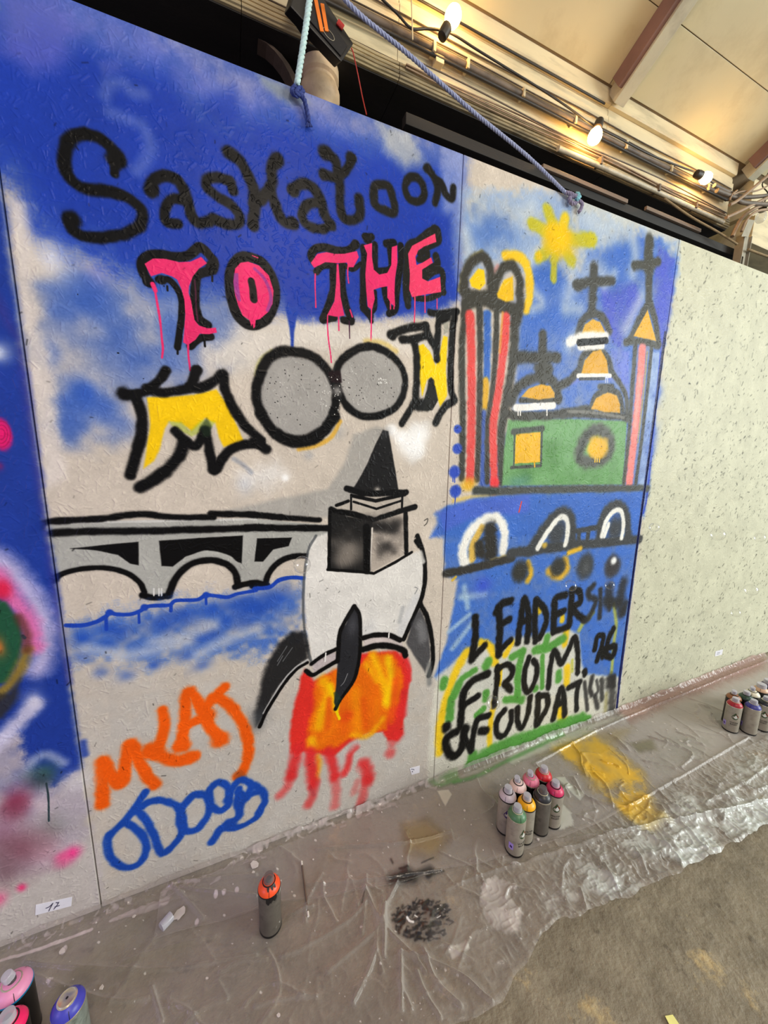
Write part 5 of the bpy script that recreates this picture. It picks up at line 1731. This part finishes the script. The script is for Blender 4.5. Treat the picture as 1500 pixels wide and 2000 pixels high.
def spray_can(pos, name, label, col, body, ring, cap='clear', emblem=None, text=False, turn=20, sticker=False, drips=False, r=.0325):
    t = thing('spray_can', label, 'spray can', (pos[0], pos[1], .0065), 'spray paint cans standing on the dust sheet')
    k = r / .0325
    bm_ = M[body]
    cm = mat(name + '_collar_paint', col, .38, var=.08, scale=40)
    lathe('body', [(.0300 * k, .004), (.0318 * k, .0045), (.0325 * k, .009), (.0325 * k, .140), (.0318 * k, .1445), (.0306 * k, .1475)], bm_, t, 36)
    lathe('base_rim', [(.0300 * k, 0), (.0322 * k, .0), (.0331 * k, .0022), (.0331 * k, .0062), (.0327 * k, .0078), (.0300 * k, .0078)], M['rim'], t, 36)
    lathe('collar_ring', [(.0300 * k, .1445), (.0327 * k, .1445), (.0332 * k, .1458), (.0332 * k, .1478), (.0326 * k, .1492), (.0300 * k, .1492)], M[ring], t, 36)
    prof = [(.0322 * k, .1488), (.0318 * k, .1520), (.0302 * k, .1562), (.0276 * k, .1606), (.0238 * k, .1645), (.0198 * k, .1668), (.0186, .1682), (.0180, .1705), (.0160, .1710)]
    col_o = lathe('collar', prof, cm, t, 36)
    lathe('collar_edge', [(.0186, .1684), (.0193, .1690), (.0193, .1702), (.0184, .1708), (.0168, .1709)], M['rim'] if ring == 'rim' else M['rim_steel'], t, 28)
    cap_mat = M['cap_smoke'] if cap in ('smoke', 'dirty') else M['cap']
    if cap == 'cup':
        lathe('nozzle_cup', [(.0150, .1712), (.0150, .1685), (.0120, .1640), (.0040, .1640), (.0035, .1720), (.0015, .1725)], M['rim'], t, 24)
        lathe('cup_rim', [(.0148, .1700), (.0178, .1704), (.0182, .1722), (.0166, .1732), (.0150, .1722)], M['rim_steel'], t, 28)
    else:
        lathe('nozzle', [(.0085, .1708), (.0085, .176), (.0075, .1785), (.0055, .1790)], M['rim' if cap in ('smoke', 'dirty') else 'nozzle'], t, 16)
        if cap == 'tilt':
            c_ = lathe('cap', [(.0112, .0), (.0108, .016), (.0098, .0178), (.0030, .0182)], cap_mat, t, 24)
            c_.location = (-.004, .002, .1770)
            c_.rotation_euler = (.12, -.22, 0)
        elif cap == 'wide':
            lathe('cap', [(.0215, .1600), (.0215, .1830), (.0200, .1870), (.0060, .1885)], cap_mat, t, 28)
        else:
            lathe('cap', [(.0150, .1708), (.0142, .1860), (.0130, .1888), (.0040, .1895)], cap_mat, t, 28)
    az0 = math.atan2(CAM[1] - pos[1], CAM[0] - pos[0]) + math.radians(turn)
    # seam lines on the coloured collar
    for s_ in (0, 1, 2):
        a = az0 + s_ * 2.1 - .4
        sv = []
        for (rr, zz) in ((.0321 * k, .1500), (.0304 * k, .1562), (.0278 * k, .1606), (.0240 * k, .1645)):
            for da in (-.018, .018):
                sv.append(((rr + .0005) * math.cos(a + da), (rr + .0005) * math.sin(a + da), zz + .0003))
        mesh_obj('collar_seam', sv, [(0, 1, 3, 2), (2, 3, 5, 4), (4, 5, 7, 6)], M['rim'], col_o)
    if emblem:
        e_ = wrap('emblem', [(0, .094)] + DROP, [(0, i + 1, (i + 1) % 26 + 1) for i in range(26)], r, az0, M[emblem], t)
        if text:
            wrap('emblem_corner', [(.001, .094), (.0132, .096), (.0125, .103), (.004, .1105), (.0005, .108)], [(0, 1, 2, 3, 4)], r, az0, M['red_mark'], e_, .0005)
        wrap('emblem_drop', [(.002, .094)] + [(.002 + x * .52, .094 + (z - .094) * .52) for x, z in DROP], [(0, i + 1, (i + 1) % 26 + 1) for i in range(26)], r, az0, M['white_mark'], e_, .0008)
    if text:
        v, f = list(TXT[0][0]), list(TXT[0][1])
        o_ = len(v)
        v += TXT[1][0]
        f += [tuple(i + o_ for i in ff) for ff in TXT[1][1]]
        wrap('printed_words', v, f, r, az0, M['black_mark'], t)
    if sticker:
        sv, sf = [], []
        for i in range(5):
            x = -.0085 + .017 * i / 4
            sv += [(x, .030), (x, .056)]
        for i in range(4):
            sf.append((2 * i, 2 * i + 2, 2 * i + 3, 2 * i + 1))
        s1_ = wrap('sticker', sv, sf, r, az0 - 1.25, M['sticker'], t)
        wrap('sticker_mark', [(-.004, .038), (.004, .036), (.005, .044), (-.003, .047)], [(0, 1, 2, 3)], r, az0 - 1.25, M['violet_mark'], s1_, .0006)
    if drips:
        for a, ln, w in ((-.30, .022, .006), (.05, .012, .005), (.30, .017, .006), (-.05, .018, .0035)):
            wrap('paint_drip', [(-w, .146), (w, .146), (w, .146 - ln * .6), (0, .146 - ln), (-w, .146 - ln * .55)], [(0, 4, 3, 2, 1)], r, az0 + a - .2, M['rim'], t, .0012)
        wrap('paint_smear', [(-.007, .026), (.008, .030), (.009, .034), (-.004, .031)], [(0, 1, 2, 3)], r, az0 + .3, M['white_mark'], t)
        wrap('collar_highlight', [(-.006, .132), (.004, .140), (.005, .146), (-.002, .142)], [(0, 1, 2, 3)], r, az0 + .75, M['white_mark'], t, .0012)
        for a in (-.5, .0, .35):
            q = []
            for rr, zz in ((.0185, .1700), (.0215, .1670), (.0262, .1628)):
                for da in (-.16, .16):
                    q.append(((rr + .0012) * math.cos(az0 + a + da * (1 - (zz < .165) * .7)), (rr + .0012) * math.sin(az0 + a + da * (1 - (zz < .165) * .7)), zz + .0012))
            mesh_obj('paint_drip', q, [(0, 1, 3, 2), (2, 3, 5, 4)], M['rim'], t)
    return t


for pos, kw in CANS:
    spray_can(pos, **kw)

# ------------------------------------------------------------------ things lying on the sheet
a, b = FL(589, 1683, .012), FL(602, 1788, .012)
t = thing('metal_rod', 'thin grey metal rod lying on the sheet beside the lone orange can', 'rod', (a + b) / 2)
lo = -(b - a) / 2
tube('shaft', [lo, -lo], .0028, M['stick'], t, 8, 0)
ax = (b - a) / np.linalg.norm(b - a)
tube('painted_tip', [lo - ax * .001, lo + ax * .012], .0034, M['tip'], t, 8, 0)
tube('painted_tip', [-lo - ax * .010, -lo + ax * .003], .0034, M['tip'], t, 8, 0)
a, b = FL(317, 1809, .016), FL(333, 1791, .016)
t = thing('plastic_cup', 'small clear plastic cup lying on its side near the wall', 'cup', (a + b) / 2)
t.rotation_mode = 'QUATERNION'
t.rotation_quaternion = Vector(b - a).to_track_quat('Z', 'Y')
lathe('cup_wall', [(.0125, -.016), (.0135, -.013), (.0140, .016), (.0128, .016), (.0122, -.012)], M['cap'], t, 24, cap=False)
lathe('cup_base', [(.0005, -.0165), (.0124, -.0165), (.0126, -.0145), (.0005, -.0145)], M['cap'], t, 24)
lathe('inner_tube', [(.0055, -.014), (.0052, .002), (.0040, .002), (.0040, -.014)], M['cap'], t, 16, cap=False)


def flake(name, cx, cy, r, z, m_, parent, seed, n=11, el=1.0, rot=0.0):
    g = np.random.default_rng(seed)
    v = []
    for zz in (0, .0016):
        for i in range(n):
            an = 2 * math.pi * i / n
            q = r * (.75 + .4 * np.random.default_rng(seed * 50 + i).random())
            x, y = q * el * math.cos(an), q * math.sin(an)
            v.append((cx + x * math.cos(rot) - y * math.sin(rot), cy + x * math.sin(rot) + y * math.cos(rot), z + zz + .001 * g.random()))
    f = [tuple(range(n - 1, -1, -1)), tuple(range(n, 2 * n))] + [(i, (i + 1) % n, n + (i + 1) % n, n + i) for i in range(n)]
    return mesh_obj(name, v, f, m_, parent)


q = FL(351, 1785, .012)
tag(flake('paint_flake', q[0], q[1], .014, .013, M['chip'], None, 4, 12, 1.25, .6), 'oval pale flake of dried paint beside the clear cup', 'paint flake')
for (x, y, r_, lab) in ((122, 1858, .009, 'pale triangular flake of dried paint close to the wall base at left'), (95, 1915, .008, 'small pale flake of dried paint between the two left cans'), (497, 1690, .016, 'large pale flake of dried paint behind the lone orange can')):
    q = FL(x, y, .012)
    tag(flake('paint_flake', q[0], q[1], r_, .012, M['chip'], None, int(x), 8, .8, .9), lab, 'paint flake')
V_, F_ = [], []
g6 = np.random.default_rng(21)
for k in range(120):
    X_, Y_ = -.5 + 3.4 * g6.random(), -.04 - .60 * g6.random() ** 1.6
    if Y_ < front1(X_) + .03 or any(np.hypot(X_ - c_[0], Y_ - c_[1]) < .045 for c_, _ in CANS):
        continue
    r_ = .001 + .0035 * g6.random() ** 3
    o_ = len(V_)
    for zz in (.010, .0125):
        for i in range(5):
            an = 1.256 * i + g6.random() * .5
            V_.append((X_ + r_ * (.6 + g6.random()) * math.cos(an), Y_ + r_ * (.6 + g6.random()) * math.sin(an), zz))
    F_ += [tuple(o_ + i for i in (4, 3, 2, 1, 0)), tuple(o_ + 5 + i for i in range(5))] + [(o_ + i, o_ + (i + 1) % 5, o_ + 5 + (i + 1) % 5, o_ + 5 + i) for i in range(5)]
o = mesh_obj('paint_crumbs', V_, F_, M['chip'])
o['kind'] = 'stuff'
tag(o, 'scattered tiny white crumbs of dried paint on the dust sheet', 'paint crumbs')
q = FL(1314, 2003, 0.0)
t = hexa('paper_scrap', [(q[0] - .016, q[1] - .014, .002), (q[0] + .014, q[1] - .018, .002), (q[0] + .016, q[1] + .010, .004), (q[0] - .004, q[1] + .017, .003), (q[0] - .016, q[1] - .014, .004), (q[0] + .014, q[1] - .018, .004), (q[0] + .016, q[1] + .010, .007), (q[0] - .004, q[1] + .017, .005)], M['yellow_paper'], None, .0004)
tag(t, 'pale yellow scrap of paper on the bare concrete floor', 'paper scrap')

# ------------------------------------------------------------------ paper labels on the boards


def label_sheet(cs, yy, lab, strokes=()):
    p = [W(x, y, yy) for x, y in cs]
    o = hexa('paper_label', [q + [0, 0, 0] for q in p] + [q + [0, .0012, 0] for q in p], M['paper'], None, .0002)
    tag(o, lab, 'paper label')
    for st_ in strokes:
        q = [W(x, y, yy - .0006) for x, y in st_]
        tube('handwriting', q, .0011, M['ink'], o, 5, 4)
    return o


fx = lambda s: [(50 + x / 13.636, 1740 + y / 13.636) for x, y in nums(s)]
label_sheet(fx('255,655 1215,405 1240,165 270,380'), -.0052, 'wide lavender paper label with handwritten 17 low on the left board',
            [fx('540,462 620,430 690,370 730,325'), fx('730,325 690,400 650,470 618,540'), fx('810,310 850,318 885,302'), fx('885,302 840,380 790,440 752,490'), fx('775,430 840,408 905,388')])
fx = lambda s: [(780 + x / 25, 1480 + y / 25) for x, y in nums(s)]
label_sheet(fx('600,840 985,730 1000,385 505,520'), -.0014, 'small white paper label with curled edge below the rocket flames', [fx('580,560 700,570 720,600'), fx('620,690 640,660 650,700')])
fx = lambda s: [(1370 + x / 21.43, 1250 + y / 21.43) for x, y in nums(s)]
label_sheet(fx('565,690 860,610 905,390 595,480'), -.0024, 'small white paper label low on the bare cream board', [fx('660,540 780,510'), fx('640,600 760,575')])

# ------------------------------------------------------------------ soap bubbles drifting in front of the wall
N = NT('soap_film')
trb = N.n('BsdfTransparent')
gl = N.n('BsdfGlossy', Roughness=.02)
lw = N.n('LayerWeight', Blend=.28)
pw_ = N.n('Math', operation='MULTIPLY')
N.l(lw.outputs['Facing'], pw_.inputs[0])
pw_.inputs[1].default_value = .55
mxs = N.n('MixShader')
N.l(pw_.outputs[0], mxs.inputs[0])
N.l(trb.outputs[0], mxs.inputs[1])
N.l(gl.outputs[0], mxs.inputs[2])
N.l(mxs.outputs[0], N.out.inputs[0])
for x, y, rp, lab in ((1115, 1144, 11, 'soap bubble in front of the black lettering on the blue river, left of two'), (1191, 1143, 9, 'soap bubble in front of the black lettering on the blue river, right of two'), (1402, 1044, 12, 'largest soap bubble in front of the bare cream board'),
                      (1278, 1030, 9, 'soap bubble close to the dark seam of the bare board'), (1467, 1152, 11, 'lowest soap bubble in front of the bare cream board at the right edge'), (1437, 1197, 8, 'faint small soap bubble low over the bare cream board'), (1484, 1050, 9, 'small soap bubble level with the largest one at the frame edge'),
                      (963, 1372, 13, 'soap bubble over the black letter R near the floor'), (590, 1103, 17, 'soap bubble in front of the white rocket body')):
    q = W(x, y, -.10)
    dep = (q - CAM) @ _w
    r_ = rp / F_PX * dep
    prof = [(r_ * math.sin(math.pi * (i + .02) / 14.04), -r_ * math.cos(math.pi * (i + .02) / 14.04)) for i in range(15)]
    o = lathe('soap_bubble', prof, N.m, None, 24, (0, 0, 0), True)
    o.data.polygons.foreach_set('use_smooth', np.ones(len(o.data.polygons), bool))
    o.location = q
    tag(o, lab, 'bubble', 'soap bubbles drifting before the wall')
